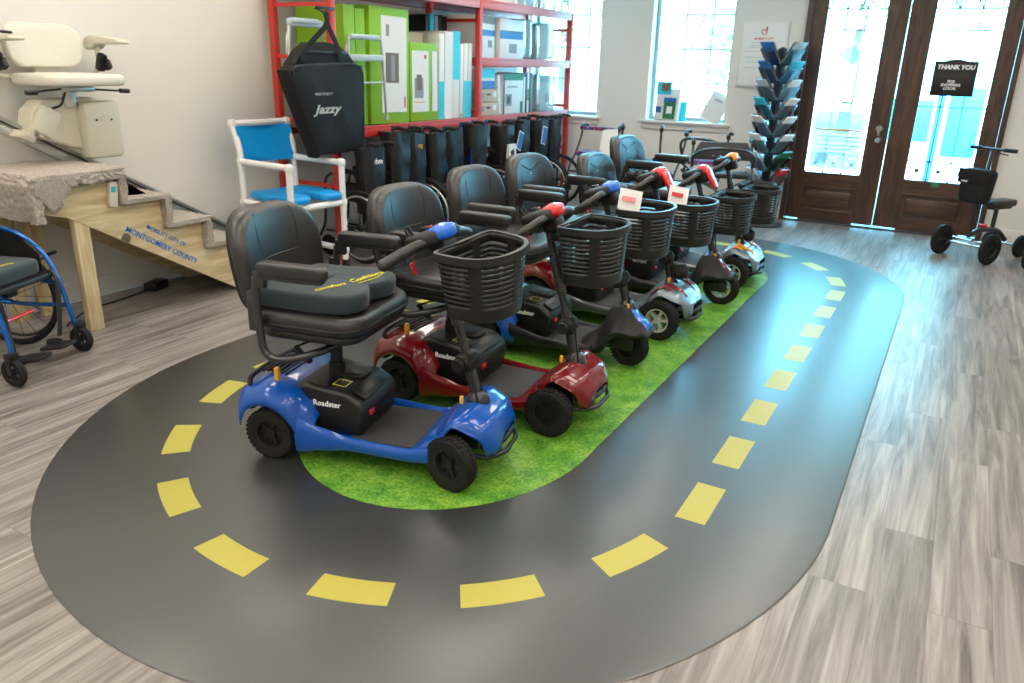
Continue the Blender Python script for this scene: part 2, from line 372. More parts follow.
# door pair
def door(n, xa, xb, gx0, gx1, knob):
    y = YW+.02; th = .05; xc = (xa+xb)/2; gz0, gz1 = .55, 2.36
    b = MB()
    b.box(((xa+gx0)/2, y, DZ/2), (gx0-xa, th, DZ-.06)).box(((xb+gx1)/2, y, DZ/2), (xb-gx1, th, DZ-.06))
    d = struct(b, 'door_%d' % n, 'dwood', smooth=0)
    b = MB(); gc = (gx0+gx1)/2; gw = gx1-gx0
    b.box((gc, y, .075), (gw, th, .12)).box((gc, y, .475), (gw, th, .15)).box((gc, y, 2.43), (gw, th, .12)); b.build('door_rail', 'dwoodx', d, smooth=0)
    b = MB().box((gc, y+.008, .27), (gw, .03, .28)); 
    b.box((gc, y-.014, .27), (gw-.10, .03, .17), bev=.012)
    for z in (.143, .397): b.box((gc, y-.022, z), (gw, .014, .016), bev=.005)
    for x in (gx0+.008, gx1-.008): b.box((x, y-.022, .27), (.016, .014, .25), bev=.005)
    b.build('door_panel', 'dwoodx', d)
    MB().box((gc, y+.004, (gz0+gz1)/2), (gw, .005, gz1-gz0)).build('door_glass', 'glass', d, smooth=0)
    b = MB(); yy = y-.006; r = .006
    for k in (1, 2): b.rod((gx0+gw*k/3, yy, gz0), (gx0+gw*k/3, yy, gz1), r, 6)
    for z in (.75, 1.29, 2.01, 2.21): b.rod((gx0, yy, z), (gx1, yy, z), r, 6)
    for k in range(3):
        a, c = gx0+gw*k/3, gx0+gw*(k+1)/3
        b.rod((a, yy, gz0), (c, yy, .75), .005, 6).rod((a, yy, .75), (c, yy, gz0), .005, 6)
        b.lathe([(0, -.008), (.022, -.008), (.022, .008), (0, .008)], ((a+c)/2, yy, .65), 'Y', 12)
        b.rod((a, yy, 2.21), ((a+c)/2, yy, 2.36), .005, 6).rod((c, yy, 2.21), ((a+c)/2, yy, 2.36), .005, 6)
        b.tube([((a+c)/2-.09, yy, 2.36), ((a+c)/2-.06, yy, 2.27), ((a+c)/2, yy, 2.235), ((a+c)/2+.06, yy, 2.27), ((a+c)/2+.09, yy, 2.36)], .005, 6, 4)
    b.build('iron_grille', 'iron', d)
    if knob:
        b = MB().lathe([(0, -.012), (.03, -.012), (.034, 0), (.03, .008), (0, .01)], (-.79, y-.035, 1.05), 'Y', 20).box((-.79, y-.035, 1.0), (.03, .02, .05), bev=.008)
        b.build('deadbolt', 'steelgrey', d)
        MB().lathe([(0, -.05), (.02, -.052), (.03, -.04), (.03, -.028), (.018, -.018), (.012, 0), (.03, .004), (.03, .012), (0, .012)], (-.78, y-.035, .93), 'Y', 20).build('door_knob', 'steelgrey', d)
    return d
d1 = door(1, -1.618, -.700, -1.475, -.905, True)
d2 = door(2, -.694, .288, -.465, .135, False)
b = MB()
for x in (DX[0]+.025, DX[1]-.025): b.box((x, YW+.02, DZ/2), (.05, .14, DZ))
b.box(((DX[0]+DX[1])/2, YW+.02, DZ-.005), (DX[1]-DX[0], .14, .05)); struct(b, 'trim_3', 'dwood', smooth=0)
struct(MB().box(((DX[0]+DX[1])/2, YW+.03, .006), (DX[1]-DX[0]-.1, .13, .012), bev=.003), 'trim_4', 'iron')
for x, y in LAMPS:
    t = thing('ceiling_light', 'flat white rectangular ceiling light panel', 'ceiling light', (x, y, HC), group='ceiling light panels')
    MB().box((0, 0, -.02), (.64, 1.24, .04), bev=.006).build('light_frame', 'white', t); MB().box((0, 0, -.041), (.56, 1.16, .004)).build('diffuser', 'lampw', t)

# ------------------------------------------------------------ outside
tag(MB().box((-2, 29.6, -.06), (60, 40, .1)).build('outdoor_ground', 'ground', smooth=0), None, None, kind='structure')
def tree(x, y, h, r, label):
    t = thing('street_tree', label, 'tree', (x, y, 0), group='trees beyond the glass')
    MB().tube([(0, 0, 0), (.05, 0, h*.3), (0, .05, h*.65)], [.16, .07], 10, 4).build('trunk', 'bark', t)
    b = MB(); rnd = random.Random(int(x*10+y))
    for i in range(1500):
        a, c = rnd.uniform(0, 2*PI), rnd.uniform(-1, 1); q = rnd.random()**.4*r; s = math.sqrt(1-c*c)
        p = V(q*s*math.cos(a), q*s*math.sin(a), h*.68+q*c*.9); n = V(rnd.gauss(0, 1), rnd.gauss(0, 1), rnd.gauss(0, 1)).normalized(); u = n.orthogonal()*.09; w_ = n.cross(u)
        b.f([b.v(p-u), b.v(p-w_*.6), b.v(p+u), b.v(p+w_*.6)])
    b.build('crown', 'leaf', t, smooth=0)
tree(-8.3, 17, 4.6, 1.9, 'leafy tree seen through the window behind the red rack')
tree(-4.6, 18, 3.4, 1.3, 'small leafy tree seen through the wide middle window')
tree(.5, 19, 5.6, 1.7, 'leafy tree seen through the glass of the right door')
tree(-3.0, 24, 6.0, 1.8, 'leafy tree seen through the top of the left door')
t = thing('hoarding_sign', 'pale blue outdoor sign board on a dark post behind right door', 'sign', (-.35, 12.3, 0))
MB().box((0, 0, .85), (.09, .09, 1.7), bev=.01).build('sign_post', 'dkblue', t)
MB().box((-.33, 0, 1.0), (.5, .04, .55), bev=.01).box((.30, 0, 1.0), (.40, .04, .9), bev=.01).build('sign_panel', 'cyan', t)

# ------------------------------------------------------------ road mat
def road_mat():
    t = thing('road_floor_mat', 'large oval charcoal floor mat printed as a road with yellow dashes around green turf', 'floor mat', (0, 0, 0))
    cx, y0, y1 = -1.85, 2.84, 6.25
    def stad(r, z, ny=0, n=48):
        o = []
        for k in range(n+1): a = PI*k/n; o.append((cx+r*math.cos(a), y1+r*math.sin(a), z))
        for k in range(n+1): a = PI+PI*k/n; o.append((cx+r*math.cos(a)-.05*math.sin(a)*(ny > 0), y0+(r+ny)*math.sin(a), z))
        return o
    b = MB(); b.rings([stad(1.69, .0005, .12), stad(1.692, .003, .12), stad(1.684, .0052, .12), stad(.692, .0052, .15)], cap=False)
    b.mi = 1; zt = .0054
    def arc(yc, a0, a1, ny=0):
        n = 6; L = []
        for k in range(n+1):
            a = R(a0+(a1-a0)*k/n); L.append([(cx+r*math.cos(a)-.055*math.sin(a)*(ny > 0), yc+(r+ny)*math.sin(a), zt) for r in (1.168, 1.283)])
        for p, q in zip(L, L[1:]): b.f([b.v(p[0]), b.v(p[1]), b.v(q[1]), b.v(q[0])])
    for k in range(8):
        for s in (1, -1):
            ys = (2.54 if s > 0 else 2.76)+k*.497
            if ys+.3 > 6.36 + (.05 if s > 0 else 0): continue
            xa, xb = cx+s*1.168, cx+s*1.283
            b.f([b.v((xa, ys, zt)), b.v((xb, ys, zt)), b.v((xb, ys+.3, zt)), b.v((xa, ys+.3, zt))])
    for k in range(7): arc(y0, -21.3-22.5*k, -21.3-22.5*k-12, (.125, .12, .105, .115, .10, .09, .07)[k])
    for k in range(8):
        if 10.5+23.2*k < 176: arc(y1, 10.5+23.2*k, 10.5+23.2*k+13)
    b.build('road_surface', ['road', 'dash'], t)
    b = MB(); b.rings([stad(.69, .002, .15), stad(.69, .0055, .15)]); b.build('turf_print', 'turf', t)
road_mat()

# ------------------------------------------------------------ mobility scooter parts
def wheel(parent, x, y, r, w, rim='blackm', name='wheel', steer=0, side=1, spokes=5, pat=True):
    T = Matrix.Translation(V(x, y, r)) @ Matrix.Rotation(R(steer), 4, 'Z')
    b = MB(T); h = w/2
    b.lathe([(r*.60, -h*.8), (r*.8, -h), (r*.93, -h*.92), (r*.99, -h*.6), (r, 0), (r*.99, h*.6), (r*.93, h*.92), (r*.8, h), (r*.60, h*.8), (r*.56, 0), (r*.60, -h*.8)], axis='Y', seg=36)
    if pat:
        for k in range(34):
            a = 2*PI*k/34
            for q in (-1, 1):
                aa = a+q*.045; b.box((r*.992*math.cos(aa), q*h*.45, r*.992*math.sin(aa)), (.006, h*.62, r*.11), (0, -math.degrees(aa), q*14))
    ty = b.build(name, 'tyre', parent)
    b = MB(T)
    b.lathe([(r*.60, -h*.82), (r*.54, -h*.82), (r*.50, -h*.3), (r*.50, h*.3), (r*.54, h*.82), (r*.60, h*.82)], axis='Y', seg=32)
    for q in (-1, 1): b.lathe([(0, q*h*.62), (r*.17, q*h*.6), (r*.19, q*h*.3), (0, q*h*.25)], axis='Y', seg=16)
    for k in range(spokes):
        a = 2*PI*k/spokes; c, s_ = math.cos(a), math.sin(a)
        b.box((r*.34*c, 0, r*.34*s_), (r*.42, h*.7, r*.15), (0, -math.degrees(a), 0), bev=.004)
    b.lathe([(0, -.004), (r*.5, -.004), (r*.5, .004), (0, .004)], axis='Y', seg=24) if rim == 'blackm' else None
    b.build('rim', rim, ty)
    return ty
def basket(parent, T, wr=.335, dr=.24, h=.25):
    N = 60
    def per(sc, bot):
        o = []; W, D = wr/2*sc, dr*sc
        pts = [(-D*.46, -W*.8), (-D*.46, 0), (-D*.46, W*.8), (-D*.44, W*.94), (-D*.36, W), (0, W*.97), (D*.28, W*.84), (D*.46, W*.5), (D*.52, 0), (D*.46, -W*.5), (D*.28, -W*.84), (0, -W*.97), (-D*.36, -W), (-D*.44, -W*.94)]
        cc = catmull([(p[0], p[1], 0) for p in pts], 8, True)
        L = [0]
        for a, c in zip(cc, cc[1:]+cc[:1]): L.append(L[-1]+(c-a).length)
        for k in range(N):
            d = L[-1]*k/N; i = max(j for j in range(len(cc)) if L[j] <= d); t = (d-L[i])/max(1e-9, L[i+1]-L[i]); o.append(cc[i].lerp(cc[(i+1) % len(cc)], t))
        return o
    zs = [0, .045, .14]
    while zs[-1] < .80: zs += [zs[-1]+.030, zs[-1]+.075]
    zs += [.93, .985, 1.0]; L = []
    for i_, k in enumerate(zs):
        L.append([b_ for b_ in [V(p.x+.004*k, p.y, -h*k) for p in per(1-.15*k-(.05 if k > .99 else 0), 0)]])
    b = MB(T); L = [[b.v(p) for p in q] for q in L]; rows = len(zs)-1
    for r_ in range(rows):
        thin = 3 <= r_+1 < rows-2 and abs((zs[r_+1]-zs[r_])-.030) < .001
        for i in range(N):
            g = i % 12
            if thin and g not in (0, 1, 11): continue
            b.f([L[r_][i], L[r_][(i+1) % N], L[r_+1][(i+1) % N], L[r_+1][i]])
    b.f(L[-1])
    o = b.build('basket', 'charp', parent, solid=.006, smooth=60)
    P = per(1.02, 0); b = MB(T)
    rs = []
    for p in P:
        n = V(p.x, p.y, 0).normalized(); rs.append([p-n*.006+V(0, 0, .006), p+n*.010+V(0, 0, .006), p+n*.012+V(0, 0, -.022), p+n*.004+V(0, 0, -.024), p-n*.006+V(0, 0, -.004)])
    rs.append(rs[0]); b.rings(rs, cap=False); bmesh.ops.remove_doubles(b.bm, verts=list(b.bm.verts), dist=1e-5)
    b.build('basket_rim', 'charp', o)
    b = MB(T); b.box((-dr*.46-.012, 0, -.07), (.02, .12, .07), bev=.006).box((-dr*.46-.055, 0, -.08), (.10, .04, .035), bev=.005); b.build('basket_bracket', 'black', o)
    return o
def seat(t, T, logo=False, sz=.63, arms=True, wide=.55, depth=.49, cushion_h=.085):
    """seat group in the frame T: origin under the seat centre at floor height"""
    def ol(w, d, r): return rrect(d, w, r, 6)
    b = MB(); b.pad(ol(wide, depth, .11), sz-cushion_h, sz, .035, dome=.008)
    b.warp(lambda c: T @ V(c.x, c.y, c.z-.02*max(0, c.x/.22)**3*0+.012*(abs(c.y)/.23)**2)); s = b.build('seat', 'leather', t)
    b = MB(); b.pad(ol(wide-.05, depth-.05, .09), sz-cushion_h-.018, sz-cushion_h+.02, .015); b.warp(lambda c: T @ c.copy()); b.build('seat_pan', 'black', s)
    b = MB(); loop = [(p[0], p[1], sz-.035) for p in rrect(depth+.002, wide+.002, .11, 6)]; b.tube(loop, .0035, 6, 1, True); b.warp(lambda c: T @ c.copy()); b.build('piping', 'black', s)
    # backrest: outline in (y,z)
    h0, h1 = sz-.05, sz+.375
    ob = []
    for k in range(40):
        a = 2*PI*k/40; ca, sa = math.cos(a), math.sin(a); e = .55
        u = math.copysign(abs(ca)**e, ca); v = math.copysign(abs(sa)**e, sa)
        ww = wide/2*(1-.10*max(0, v)**2-.05*max(0,-v)); ob.append((u*ww, (h0+h1)/2+v*(h1-h0)/2))
    def bend(c): # lean back and wrap
        x = c.x+.75*c.y*c.y-.16*(c.z-sz); return T @ V(-depth/2-.02+x, c.y, c.z)
    b = MB(); b.pad(ob, -.045, .045, .034, 'X', dome=.006); b.warp(bend); k_ = b.build('backrest', 'leather', t)
    b = MB(); b.pad([(p[0]*.97, (h0+h1)/2+(p[1]-(h0+h1)/2)*.97) for p in ob], -.05, -.02, .012, 'X'); b.warp(bend); b.build('back_shell', 'blackm', k_)
    b = MB(); st = []
    if not logo:
        segs = [[(.04, -.12, h1-.02), (.046, -.135, h1-.10), (.046, -.115, h1-.22), (.046, -.09, h0+.05)], [(.04, .12, h1-.02), (.046, .135, h1-.10), (.046, .115, h1-.22), (.046, .09, h0+.05)], [(.047, -.125, h1-.20), (.049, 0, h1-.20), (.047, .125, h1-.20)]]
    else:
        segs = [[(.04, -.10, h1-.02), (.046, -.15, h1-.16), (.046, -.13, h0+.05)], [(.04, .10, h1-.02), (.046, .15, h1-.16), (.046, .13, h0+.05)], [(.046, -.13, h1-.06), (.048, 0, h1-.10), (.046, .13, h1-.06)]]
    for g in segs: b.tube(g, .0045, 6, 6)
    b.warp(bend); b.build('stitch_seam', 'black', k_)
    if logo:
        b = MB(); b.box((.047, 0, h1-.13), (.004, .07, .018), bev=.002); b.warp(bend); b.build('logo_patch', 'grtxt', k_)
    for q in ((-1, 1) if arms else ()):
        yy = q*(wide/2+.026)
        b = MB(T); b.pad(rrect(.30, .062, .028, 4, .01, yy), sz+.17, sz+.22, .016, dome=.002)
        a_ = b.build('armrest', 'leather', t)
        b = MB(T); b.box((.01, yy, sz+.165), (.26, .04, .02), bev=.006); b.box((-.13, yy, sz+.15), (.05, .03, .07), bev=.008)
        b.tube([(-.15, yy, sz+.155), (-.155, yy, sz+.06), (-.15, yy, sz-.06), (-.13, yy, sz-.15), (-.05, yy*.95, sz-.17), (.05, yy*.7, sz-.15), (.08, yy*.3, sz-.145)], .016, 10, 6)
        b.box((-.17, yy, sz+.02), (.045, .026, .16), bev=.008); b.build('armrest_bracket', 'steelb', a_)
    return s
def shell(xs, fn, T=None):
    b = MB(T); L = [[b.v(V(x, p[0], p[1])) for p in fn(x)] for x in xs]; n = len(L[0])
    for a, c in zip(L, L[1:]):
        for i in range(n-1): b.f([a[i], a[i+1], c[i+1], c[i]])
    return b
def lin(a, b, n): return [a+(b-a)*i/n for i in range(n+1)]
def interp(x, T):
    for (a, u), (b, v) in zip(T, T[1:]):
        if x <= b: k = (x-a)/(b-a); k = max(0, min(1, k)); k = k*k*(3-2*k); return u+(v-u)*k
    return T[-1][1]
def scooter(label, o, ang, paint, cap, steer=-12, syaw=-8, three=False, big=False, bask=True, brand=True, logo=False, delta=True, bz=.92, seat_x=.20, sz=.65, paper=None, coil=True, headz=.0):
    t = thing('mobility_scooter', label, 'mobility scooter', (o[0], o[1], .0055), ang, 'mobility scooters parked on the road mat')
    WB = .85 if big else .80; r = .125 if big else .11; tw = .085 if big else .075; ty = .225 if big else .205
    rim = 'rimw' if big else 'blackm'
    body = 'gunm' if big else paint
    for q in (-1, 1): wheel(t, 0, q*ty, r, tw, rim, side=q)
    if three: wheel(t, WB+.02, 0, r*.98, .075, rim if big else 'chrome' if False else rim, steer=steer)
    else:
        for q in (-1, 1): wheel(t, WB, q*(ty+.015), r, tw*.95, rim, steer=steer, side=q)
    # rear shell
    ro = r+.028
    def zb(x): return r+math.sqrt(max(0, ro*ro-x*x)) if abs(x) < ro else r*.95
    top = [(-.17, .235), (-.12, .30), (0, .325), (.10, .31), (.16, .26), (.20, .20)]
    def rear(x):
        zt = interp(x, top)+(.03 if big else 0); wo = interp(x, [(-.17, .19), (-.12, .235), (.1, .25), (.2, .215)])+(.02 if big else 0); lo = zb(x)
        if abs(x) >= ro: lo = max(.09, interp(x, [(-.17, .17), (-ro, .12), (ro, .085), (.2, .085)]))
        lo = min(lo, zt-.012); o_ = []
        sd = [(wo+.012, lo), (wo+.014, lo+(zt-lo)*.25), (wo+.006, lo+(zt-lo)*.6), (wo-.02, zt-.012), (wo-.05, zt), (.10, zt+.008)]
        return [(-p[0], p[1]) for p in sd]+[(0, zt+.01)]+[(p[0], p[1]) for p in sd[::-1]]
    xs = sorted(set(lin(-.105, .20, 26)+[-ro+.002, ro, -ro+.005, ro-.003, -ro*.97, ro*.97]))
    rs = shell(xs, rear).build('rear_shroud', paint, t, solid=.006, smooth=50)
    b = MB(); b.box((-.13, 0, .21), (.03, .34, .07), bev=.012); 
    b.tube([(-.10, -.19, .29), (-.11, -.15, .335), (-.11, .15, .335), (-.10, .19, .29)], .011, 8, 4)
    for k in range(6): b.box((-.09+.022*k, 0, .338+.003*math.sin(k)), (.010, .22, .012), bev=.003)
    b.build('rear_bumper', 'blackm', t)
    MB().box((.01, -.16, .355), (.022, .022, .06), bev=.006).build('battery_lever', 'amber', t)
    # chassis under everything
    MB().box((.05, 0, .11), (.32, .30, .07), bev=.01).rod((0, -ty, r), (0, ty, r), .018).build('chassis', 'black', t)
    MB().box((WB-.02, 0, .13), (.16, .12, .07), bev=.01).rod((WB, -ty if not three else -.05, r), (WB, ty if not three else .05, r), .012).build('front_axle', 'black', t)
    # side skirts + deck
    dx0, dx1, dz = .13, (.70 if not three else .66), .115+(.01 if big else 0)
    hw = .205 if not three or big else .19
    for q in (-1, 1):
        rr = []
        for x in lin(dx0, dx1, 14):
            hgt = interp(x, [(.13, .095), (.24, .06), (.36, .036), (.60, .034), (.70, .045)]); zc = interp(x, [(.13, .135), (.3, .115), (.60, .105), (.70, .115)]); wid = interp(x, [(.13, .02), (.3, .024), (.7, .024)])
            yo = q*(hw+interp(x, [(.13, .035), (.30, .008), (.6, .004), (.70, .0)]))
            rr.append([(x, yo+wid*math.cos(a)*.8, zc+hgt*math.sin(a)*.85) for a in [2*PI*k/12 for k in range(12)]])
        b = MB().rings(rr); b.build('side_skirt', ('gunm' if big else paint) if not three else 'charp', t)
    b = MB().box(((dx0+dx1)/2, 0, dz-.01), (dx1-dx0, hw*2-.01, .026), bev=.008); dk = b.build('deck', ('gunm' if big else paint) if not three else 'charp', t)
    b = MB().box(((.34+dx1)/2+.03, 0, dz+.006), (dx1-.34+.06, hw*2-.05, .010), bev=.004); b.build('deck_mat', 'deck', dk)
    # battery box
    bt = .305+(.06 if big else 0); prof = [(.08, .16), (.08, bt+.012), (.14, bt+.03), (.33, bt+.005), (.385, bt-.03), (.405, .23), (.385, .13), (.14, .13)]
    b = MB().prism(prof, -.165, .165); bb = b.build('battery_box', 'black', t, bevel=.016)
    b = MB().pad(rrect(.15, .11, .03, 4, .25, .04), bt+.0, bt+.03, .012); b.box((.365, 0, bt-.006), (.07, .26, .014), (0, 30, 0), bev=.006); b.build('box_handle', 'charp', bb)
    b = MB()
    for (x0, x1, y0, y1) in ((.24, .242, -.12, -.06), (.30, .302, -.12, -.06), (.24, .302, -.12, -.118), (.24, .302, -.062, -.06)): b.box(((x0+x1)/2, (y0+y1)/2, bt+.019), (x1-x0, y1-y0, .002), (0, 5, 0))
    b.build('caution_label', 'thread', bb)
    MB().box((.406, -.10, .22), (.004, .045, .02), (0, -8, 0), bev=.001).build('round_sticker', 'capred', bb)
    if brand:
        text('Roadster', .034, 'whtxt', 'lettering', bb, (.235, -.1665, bt-.05), (1, 0, .0), (0, 0, 1), bold=.0008)
    elif big:
        text('VICTORY', .026, 'grtxt', 'lettering', bb, (.30, -.1665, bt-.10), (1, 0, 0), (0, 0, 1), bold=.0006)
    # seat post
    b = MB().rod((seat_x, 0, .2), (seat_x, 0, sz-.1), .026, 16).rod((seat_x, 0, .2), (seat_x, 0, .38), .034, 16); b.build('seat_post', 'blackm', t)
    b = MB().rod((seat_x, 0, sz-.19), (seat_x, 0, sz-.15), .029, 16); b.build('post_collar', 'alu', t)
    T = Matrix.Translation(V(seat_x, 0, 0)) @ Matrix.Rotation(R(syaw), 4, 'Z')
    b = MB(T).tube([(.02, -.04, sz-.14), (-.05, -.12, sz-.15), (-.09, -.17, sz-.165)], .005, 6, 4); lv = b.build('seat_lever', 'chrome', t)
    b = MB(T).tube([(-.085, -.165, sz-.162), (-.04, -.185, sz-.19), (0.0, -.20, sz-.20)], .012, 8, 3); b.build('lever_grip', 'blackm', lv)
    seat(t, T, logo, sz)
    # front cowl
    x0c, x1c = (.62, WB+.165)
    if not three:
        fo = r+.03
        def fb(x):
            d = x-WB
            return r+math.sqrt(max(0, fo*fo-d*d)) if abs(d) < fo else (.085 if d < 0 else .12)
        def front(x):
            zt = interp(x, [(.62, .125), (.70, .20), (.78, .282), (.84, .30), (.92, .27), (WB+.165, .19)])+(.02 if big else 0)
            wo = interp(x, [(.62, .205), (.72, .20), (WB, .205), (WB+.10, .19), (WB+.15, .145), (WB+.165, .09)])
            if big: wo += .035*math.exp(-((x-WB)/.1)**2)
            zc = interp(x, [(.62, .125), (.72, .165), (WB, .262), (WB+.1, .225), (WB+.165, .17)])+(.02 if big else 0)
            lo = min(fb(x), zc-.01) if x < WB+.12 else .135
            sd = [(wo+.002, lo), (wo+.004, lo+(zc-lo)*.6)]+[(wo*math.cos(a)**.55, zc+(zt-zc)*math.sin(a)**.9) for a in [PI/2*i_/8 for i_ in range(8)]]
            return [(-p[0], p[1]) for p in sd]+[(0, zt)]+[(p[0], p[1]) for p in sd[::-1]]
        xs = sorted(set(lin(x0c, x1c, 26)))
        cw = shell(xs, front).build('front_cowl', 'silverp' if big else paint, t, solid=.006, smooth=50)
        b = MB().tube([(WB+.02, -.17, .14), (WB+.12, -.16, .125), (WB+.175, -.08, .12), (WB+.18, 0, .12), (WB+.175, .08, .12), (WB+.12, .16, .125), (WB+.02, .17, .14)], .010, 8, 6)
        b.tube([(WB+.10, -.15, .165), (WB+.155, -.08, .16), (WB+.165, 0, .16), (WB+.155, .08, .16), (WB+.10, .15, .165)], .012, 8, 6); b.build('front_bumper', 'black', t)
        if big:
            for q in (-1, 1):
                for (xa, xb, ya, yb) in ((WB-.10, WB+.04, .215, .175), (WB-.02, WB+.12, .13, .09)):
                    rr = []
                    for x in lin(xa, xb, 6):
                        pts = front(x); k = (x-xa)/(xb-xa); y = ya+(yb-ya)*k; ps = sorted([p for p in pts if p[0] >= 0]); z0 = next((ps[i][1]+(ps[i+1][1]-ps[i][1])*((y-ps[i][0])/max(1e-6, ps[i+1][0]-ps[i][0])) for i in range(len(ps)-1) if ps[i][0] <= y <= ps[i+1][0]), ps[-1][1])
                        wd = .028*math.sin(PI*(.15+.7*k)); rr.append([(x, q*(y-wd), z0+.012), (x, q*y, z0+.016), (x, q*(y+wd*.6), z0+.006), (x, q*y, z0+.002)])
                    MB().rings(rr).build('stripe', paint, cw)
        MB().box((WB-.01, -.075, .318+(.02 if big else 0)), (.016, .016, .035), bev=.005).build('latch', 'amber', t)
        # headlight on the cowl of a big one
        if big: MB().lathe([(0, -.03), (.04, -.025), (.055, 0), (.05, .03), (.03, .05), (0, .052)], (WB+.03, 0, .385), 'X', 20).build('headlight', 'blackm', t)
    else:
        hgt = .355 if not big else .36
        def front(x):
            zt = interp(x, [(.56, .125), (.66, .20), (.73, hgt-.01), (.80, hgt), (.87, .28), (.95, .22)])
            wo = interp(x, [(.56, .16), (.68, .115), (.80, .085), (.90, .075), (.95, .045)]); skirt = interp(x, [(.56, .19), (.70, .175), (.84, .13), (.95, .07)])
            lo = interp(x, [(.56, .085), (.70, .10), (.77, .19), (.95, .20)]); m_ = lo+(zt-lo)*.35
            sd = [(skirt, lo), (skirt+.004, lo+(zt-lo)*.2), (wo+.01, m_+.01), (wo*.92, lo+(zt-lo)*.75), (wo*.7, zt-.004)]
            return [(-p[0], p[1]) for p in sd]+[(0, zt+.003)]+[(p[0], p[1]) for p in sd[::-1]]
        cw = shell(lin(.56, .95, 24), front).build('front_cowl', 'blackm', t, solid=.006, smooth=50)
        b = shell(lin(.825, .93, 6), lambda x: [(y, max(p[1] for p in front(x))+.006-.02*(abs(y)/.06)**2) for y in lin(-.06, .06, 6)]); b.build('cowl_badge', 'capblue' if not big else paint, cw, solid=.004)
        if not big and brand:
            pass
        MB().box((.81, -.05, .35), (.016, .016, .035), bev=.005).build('latch', 'amber', t)
        b = MB(); b.box((WB+.02, 0, .17), (.05, .10, .12), bev=.01)
        for q in (-1, 1): b.box((WB+.02, q*.047, .16), (.03, .012, .12), bev=.003)
        b.build('fork', 'black', t)
    # tiller
    px = .79 if three else .835
    hx, hz = px-.195, .955+headz
    base = V(px, 0, .29 if not three else .33); head = V(hx+.02, 0, hz-.03)
    ST = Matrix.Translation(base) @ Matrix.Rotation(R(steer), 4, head-base) @ Matrix.Translation(-base)
    J = base.lerp(head, .27)
    b = MB(ST).rod(base, J, .024, 14).rod(J, head, .018, 14).lathe([(.045, -.03), (.05, 0), (.04, .03), (.02, .05)], base, 'Z', 20)
    b.rod(base.lerp(head, .5), base.lerp(head, .78), .024, 14)
    tl = b.build('tiller_column', 'steelb', t)
    b = MB(ST).lathe([(0, -.05), (.03, -.05), (.038, -.035), (.038, .035), (.03, .05), (0, .05)], J, 'Y', 20).box(J, (.07, .05, .09), bev=.015)
    b.lathe([(0, -.075), (.026, -.075), (.03, -.06), (.026, -.05), (0, -.05)], J, 'Y', 12); b.build('fold_knob', 'blackm', tl)
    b = MB(ST).tube([J+V(-.02, -.04, .16), J+V(.05, -.06, .05), J+V(.07, -.05, -.08), base+V(.03, -.04, .02)], .0045, 6, 6); b.build('cable', 'black', tl)
    H = ST @ Matrix.Translation(V(hx, 0, hz)) @ Matrix.Rotation(R(-18), 4, 'Y')
    b = MB(H).pad(rrect(.15, .22, .05, 5), -.03, .022, .018, dome=.006); b.box((.04, 0, -.05), (.09, .08, .07), bev=.02); hd = b.build('control_head', 'blackm', t)
    b = MB(H); b.pad(rrect(.085, .115, .035, 6, .055, 0), -.02, .036, .02, dome=.008); b.build('head_cap', cap, hd)
    if cap == 'capred' and big: MB(H).box((.105, 0, -.06), (.03, .085, .15), (0, -14, 0), bev=.013).build('front_cap', cap, hd)
    for q in (-1, 1): MB(H).tube([(-.02, q*.09, -.01), (-.07, q*.13, -.045), (-.06, q*.19, -.05)], .008, 8, 4).build('throttle_lever', 'black', hd)
    MB(H).box((-.05, .02, .03), (.03, .03, .02), bev=.005).build('speed_dial', 'black', hd); MB(H).rod((-.055, -.05, .02), (-.06, -.055, .055), .008, 8).rod((-.06, -.06, .022), (-.07, -.065, .05), .008, 8).build('key_switch', 'black', hd)
    MB(H).box((-.045, .045, .033), (.018, .018, .01), bev=.003).build('horn_button', 'capred', hd)
    for q in (-1, 1):
        b = MB(H)
        if delta: b.tube([(.045, q*.07, -.01), (.055, q*.14, -.012), (.04, q*.195, -.025), (-.01, q*.225, -.045), (-.07, q*.21, -.062), (-.09, q*.14, -.068), (-.08, q*.05, -.062), (-.03, q*.03, -.04)], .0175, 12, 6)
        else: b.tube([(.04, q*.07, -.01), (.02, q*.13, -.015), (-.02, q*.20, -.03), (-.05, q*.255, -.045)], [.021, .023], 12, 6).rod((-.05, q*.252, -.045), (-.056, q*.264, -.048), .023, 12, .014)
        b.build('handle_grip', 'leather', hd)
    if coil:
        b = MB(H)
        pts = [(-.06-.006*math.cos(k*1.6), -.06+.006*math.sin(k*1.6)-.001*k, .03-.006*k) for k in range(22)]; b.tube(pts, .0022, 5, 2)
        b.box((-.066, -.085, -.10), (.008, .026, .05), (10, 0, 10), bev=.003); b.build('key_coil', 'capred', hd)
    if bask:
        k = (bz-base.z)/(head.z-base.z); ax = base.x+(head.x-base.x)*k
        BT = ST @ Matrix.Translation(V(ax+.25, 0, bz))
        basket(t, BT)
        if paper:
            q = MB(BT); q.box((-.07, paper[0], .01), (.003, .12, .18), (-12, -20, -50)); pp = q.build('price_sheet', 'paper', t)
            MB(BT).box((-.0715, paper[0]-.001, .05), (.003, .07, .025), (-12, -20, -50)).build('red_print', 'capred', pp)
    return t
S = scooter
S('blue scooter with a teal foam cushion on its seat, nearest the camera', (-2.34, 2.30), 13.3, 'blue', 'capblue', steer=-20, syaw=-2, delta=False, bz=.955)
S('dark red scooter with black rims standing right beside the nearest blue scooter', (-2.215, 3.065), 4, 'red', 'capred', steer=-4, syaw=-2, bz=.945, seat_x=.17)
S('three wheeled scooter with black front cowl and a blue badge, third in the row', (-2.24, 3.90), 3, 'blue', 'capblue', steer=-6, syaw=-2, three=True, bz=.90, seat_x=.08, paper=(-.10, 0))
